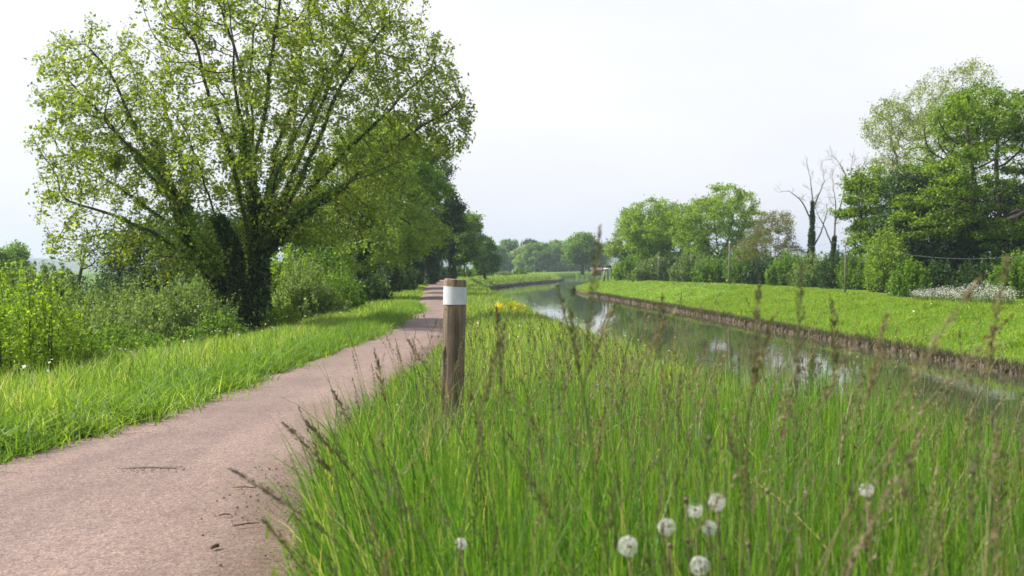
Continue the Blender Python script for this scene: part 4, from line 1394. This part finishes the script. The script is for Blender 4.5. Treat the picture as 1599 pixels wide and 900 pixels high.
# the stalks that stand out: (tip px, tip py, depth, lean x, tint, label)
SG = "seeding grass stalks standing out in front"
st = [
    (358, 733, 2.3, -.62, 'seed_dark', .16, "dark seed stalk arching furthest out over the path"),
    (440, 660, 2.7, -.42, 'seed_dark', .13, "dark seed stalk leaning left above the one arching furthest over the path"),
    (475, 657, 3.0, -.40, 'seed_dark', .14, "short-headed seed stalk leaning over the middle of the path"),
    (408, 812, 2.2, -.35, 'seed_dark', .12, "low thin seed stalk over the path edge, nearest the bottom left"),
    (519, 610, 3.4, -.24, 'seed_dark', .10, "thin seed stalk rising before the path, left of the post"),
    (584, 545, 3.4, -.10, 'seed_dark', .16, "upright dark seed stalk in front of the path, nearest left of the post"),
    (636, 530, 3.2, -.28, 'seed_dark', .16, "slanting seed stalk just left of the post"),
    (775, 478, 2.6, -.03, 'seed_dark', .18, "tall dark seed stalk just right of the post"),
    (790, 500, 2.4, .12, 'seed_dark', .18, "dark seed stalk leaning right, crossing the tall one beside the post"),
    (870, 445, 2.6, -.12, 'seed_dark', .16, "dark curved seed stalk before the bright strip of water"),
    (889, 480, 2.4, -.08, 'seed_dark', .14, "shorter dark seed stalk just right of the curved one before the water"),
    (937, 352, 2.1, .05, 'seed_dark', .24, "tallest seed stalk, its blurred tip reaching above the far trees"),
    (962, 470, 2.4, .18, 'seed', .16, "pale seed stalk bending right below the tallest one"),
    (1035, 462, 2.5, .06, 'seed_dark', .16, "narrow seed stalk in front of the start of the right bank edging"),
    (1062, 475, 2.3, .30, 'seed', .16, "pale drooping seed stalk over the green reflection"),
    (1187, 440, 2.2, .04, 'seed_dark', .18, "dark upright seed stalk below the bronze tree"),
    (1252, 412, 2.0, .02, 'seed_dark', .22, "thick dark upright seed stalk below the ivy-clad dead tree"),
    (1207, 495, 2.2, .12, 'seed', .14, "pale seed stalk between the two dark upright ones"),
    (1385, 490, 2.1, .10, 'seed', .16, "buff seed stalk before the bank below the oak"),
    (1532, 432, 1.9, .30, 'seed', .24, "long buff seed stalk curving up before the white flowers"),
    (1574, 398, 2.0, .08, 'seed', .20, "buff upright seed stalk with knobbly head near the right edge"),
    (1584, 490, 2.0, .42, 'seed', .22, "buff seed stalk leaning hard right at the right edge"),
    (1340, 520, 2.3, .22, 'seed', .15, "short buff seed stalk bending over the dark tree reflection"),
    (1300, 470, 2.4, -.03, 'seed_dark', .13, "slim dark seed stalk right of the thick upright one"),
]
for px, py, d_, ln, tint, hd_, lb in st:
    x_, z_ = XZ(px, py, d_)
    g0 = 0.0
    h = z_ - g0
    for _ in range(5):
        bxx = x_ - ln * h
        g0 = gz(bxx, d_)
        h = (z_ - g0) / (1 - .10 * abs(ln))
    o = empty("seed_stalk", (x_ - ln * h, d_, g0))
    tag(o, lb, "grass stalk", SG)
    r = np.random.default_rng(int(px))
    sb, hb_ = MB(), MB()
    stalk_geom(sb, hb_, np.array([0, 0, 0.]), h, (ln, 0), r, hd_, int(px % 3 == 0), .0105, .0020, nspk=150)
    sb.build("stem", M['stem'], o)
    hb_.build("seed_head", M[tint], o)


# ------------------------------------------------------------------ dandelions
def dandelion(px, py, d_, dia, label, half=0, stemr=.0028, full=True, grp="dandelion clocks in the grass"):
    x_, z_ = XZ(px, py, d_)
    g0 = gz(x_, d_)
    o = empty("dandelion_clock", (x_ + .03, d_ + .01, g0))
    tag(o, label, "dandelion", grp)
    h = z_ - g0
    r = np.random.default_rng(int(px + py))
    c = np.array([-.03, -.01, h])
    mb = MB()
    tube(mb, [(0, 0, 0), (-.006, 0, h * .4), (-.02, -.005, h * .75), c], [stemr * 1.3, stemr * 1.1, stemr, stemr], 6, rnd=.9)
    mb.build("stem", M['stem'], o)
    mb = MB()
    for k in range(5):
        a = np.linspace(0, 2 * np.pi, 9)[:-1]
    # knobbly receptacle
    rr_ = dia * .13
    V, Fc = [], []
    for i, ph in enumerate(np.linspace(-1.5, 1.5, 6)):
        for j in range(8):
            V.append(c + rr_ * np.array([math.cos(ph) * math.cos(j * .785), math.cos(ph) * math.sin(j * .785), math.sin(ph) * .9]))
    ii = np.arange(48).reshape(6, 8)
    mb.add(V, np.stack([ii[:-1], np.roll(ii[:-1], -1, 1), np.roll(ii[1:], -1, 1), ii[1:]], -1).reshape(-1, 4), .7)
    mb.build("receptacle", M['seed'], o)
    if not full: return
    n = 110
    v = norm(r.normal(size=(n, 3)))
    if half: v = v[(v[:, 2] < .35) | (r.random(n) < .3)]
    n = len(v)
    mb = MB()
    for q in v:
        p1 = c + q * dia * (.28 + .10 * r.random())
        u = norm(np.cross(q, r.normal(size=3)))
        w_ = np.cross(q, u)
        # beak hair
        e = u * .00022
        mb.add([c + q * rr_ - e, c + q * rr_ + e, p1 + e, p1 - e], [[0, 1, 2, 3]], .5)
        # parachute of radiating hairs
        for k in range(8):
            a = k * .785 + r.random() * .3
            t_ = p1 + (math.cos(a) * u + math.sin(a) * w_) * dia * .13 + q * dia * .10
            s_ = np.cross(t_ - p1, q)
            s_ = s_ / np.linalg.norm(s_) * .00030
            mb.add([p1, t_ - s_, t_ + s_], [[0, 1, 2]], r.random())
    mb.build("seed_globe", M['pappus'], o)


dandelion(982, 855, 2.55, 0.0522, "dandelion clock leftmost of the cluster, ragged double-width globe")
dandelion(1042, 825, 2.55, 0.0452, "round dandelion clock with brown centre, second from the left in the cluster")
dandelion(1086, 798, 2.6, 0.0418, "half-blown dandelion clock touching the highest one", 1)
dandelion(1121, 786, 2.6, 0.0452, "highest full dandelion clock of the cluster")
dandelion(1109, 826, 2.6, 0.0383, "small dandelion clock with dark gap, below the highest one")
dandelion(1094, 886, 2.45, 0.0470, "lowest dandelion clock, cut by the bottom edge of the picture")
dandelion(1355, 766, 2.6, 0.0365, "lone half-blown dandelion clock on yellow stem, right of the cluster", 1)
dandelion(720, 851, 2.7, 0.0313, "small dandelion clock deep in the grass below the post")
dandelion(228, 609, 9.5, .05, "white dandelion clock in the left verge, left of its twin")
dandelion(238, 612, 9.7, .045, "white dandelion clock in the left verge, right of its twin")
dandelion(555, 677, 6.9, .042, "dandelion clock at the grass edge by the path, left of the post")
for px, py, lb in ((1075, 846, "spent dandelion head with no down, between the cluster's stems"), (1048, 853, "dark spent dandelion head beside the brown-centred clock"), (1132, 872, "spent dandelion head right of the lowest clock"), (1170, 852, "spent dandelion head furthest right of the cluster"), (1200, 768, "brown spent dandelion head standing alone between cluster and lone clock"), (1072, 782, "tiny dark spent head at the top left of the highest clocks")):
    dandelion(px, py, 2.55, .055, lb, full=False, grp="spent dandelion heads")


# ------------------------------------------------------------------ yellow flowers
def yellow(px, py, d_, W_, n, label):
    r = np.random.default_rng(int(px))
    x_, z_ = XZ(px, py, d_)
    g0 = gz(x_, d_)
    o = empty("yellow_flowers", (x_, d_, g0))
    tag(o, label, "flowers", "clumps of yellow flowers")
    h = z_ - g0
    P = np.stack([r.normal(size=n) * W_ * .3, r.normal(size=n) * W_ * .25, np.zeros(n)], -1)
    hh = h * (.85 + .25 * r.random(n))
    mb = MB(); blades(mb, P, hh, np.full(n, .008), r, .05, 2, 0); mb.build("stems", M['stem'], o)
    C = np.repeat(P + np.array([0, 0, 1]) * hh[:, None], 10, 0)
    C = C + r.normal(size=C.shape) * .022
    mb = MB(); leaves(mb, C, .028, r, 1.0, aspect=.9); mb.build("blossoms", M['yellow'], o)


yellow(779, 479, 19.5, .18, 20, "yellow flower clump on the canal verge, left of two")
yellow(804, 478, 20, .24, 24, "yellow flower clump on the canal verge, nearer the water")
yellow(474, 530, 17.5, .16, 22, "yellow flower clump beside the path, right of the ivy-clad trunks")

# ------------------------------------------------------------------ crumbs and twigs on the path edge
r = np.random.default_rng(260)
mb = MB()
for _ in range(900):
    y = 3.6 + 5.5 * r.random() ** 1.2
    e = abs(r.normal()) * .20
    if r.random() < .5:
        y = 5.6 + .5 * r.normal()
        e = abs(r.normal()) * .35
    x = pr(y) - e + .03
    s_ = .002 + .0055 * r.random() ** 3
    box(mb, (x, y, .018 + .02 * .5 + s_ * .2), (s_ * 1.6, s_ * 1.3, s_ * .8), r.random() * 3, taper=.6)
x_, z_ = XZ(232, 743, 6.3)
for _ in range(70):       # chipped asphalt round the small pothole
    a = r.normal() * .10
    s_ = .004 + .006 * r.random()
    box(mb, (x_ + a, 6.27 + r.normal() * .05, .034), (s_ * 1.6, s_, s_ * .6), r.random() * 3, taper=.6)
for _ in range(900):
    y = 4.8 + 22 * r.random() ** 1.3
    x = pl(y) + .02 + abs(r.normal()) * .07
    s_ = .004 + .008 * r.random() ** 2
    box(mb, (x, y, .018 + s_ * .3), (s_ * 1.7, s_ * 1.4, s_ * .8), r.random() * 3, taper=.6)
tag(mb.build("debris", M['soil']), kind='stuff')
# pothole: a torn crescent
mb = MB()
n = 26
for i in range(n):
    u = i / (n - 1)
    xx = x_ - .15 + .30 * u
    w_ = .022 * math.sin(math.pi * u) ** .7 * (.6 + .6 * r.random()) + .003
    yy = 6.30 + .035 * math.sin(math.pi * u)
    V0 = (xx, yy - w_, .0375)
    V1 = (xx, yy + w_ * .6, .0375)
    if i: mb.add([p_[0], p_[1], V1, V0], [[0, 3, 2, 1]])
    p_ = (V0, V1)
tag(mb.build("pothole", M['soil']), "small torn crescent-shaped hole in the pink path surface", "pothole")
tw = [(362, 763, 398, 764, "longest straight twig lying on the path"), (340, 807, 358, 806, "short dark twig on the path below the straight one"), (328, 858, 340, 855, "stubby bark piece nearest the bottom on the path"), (362, 824, 404, 819, "pale curved twig on the path by the grass edge")]
for a, b_, c, d_, lb in tw:
    y0 = F * (CAMH - .035) / (b_ - HY)
    y1 = F * (CAMH - .035) / (d_ - HY)
    p0 = np.array([X(a, y0), y0, 0.0]); p1 = np.array([X(c, y1), y1, 0.0])
    mid_ = (p0 + p1) / 2
    mb = MB()
    tube(mb, [p0 - mid_ + [0, 0, .004], [0, .01, .006], p1 - mid_ + [0, 0, .004]], [.0035, .004, .002] if 'stubby' not in lb else [.008, .009, .007], 6)
    o = mb.build("twig", M['twig'])
    o.location = (mid_[0], mid_[1], .034)
    tag(o, lb, "twig", "twigs on the path")
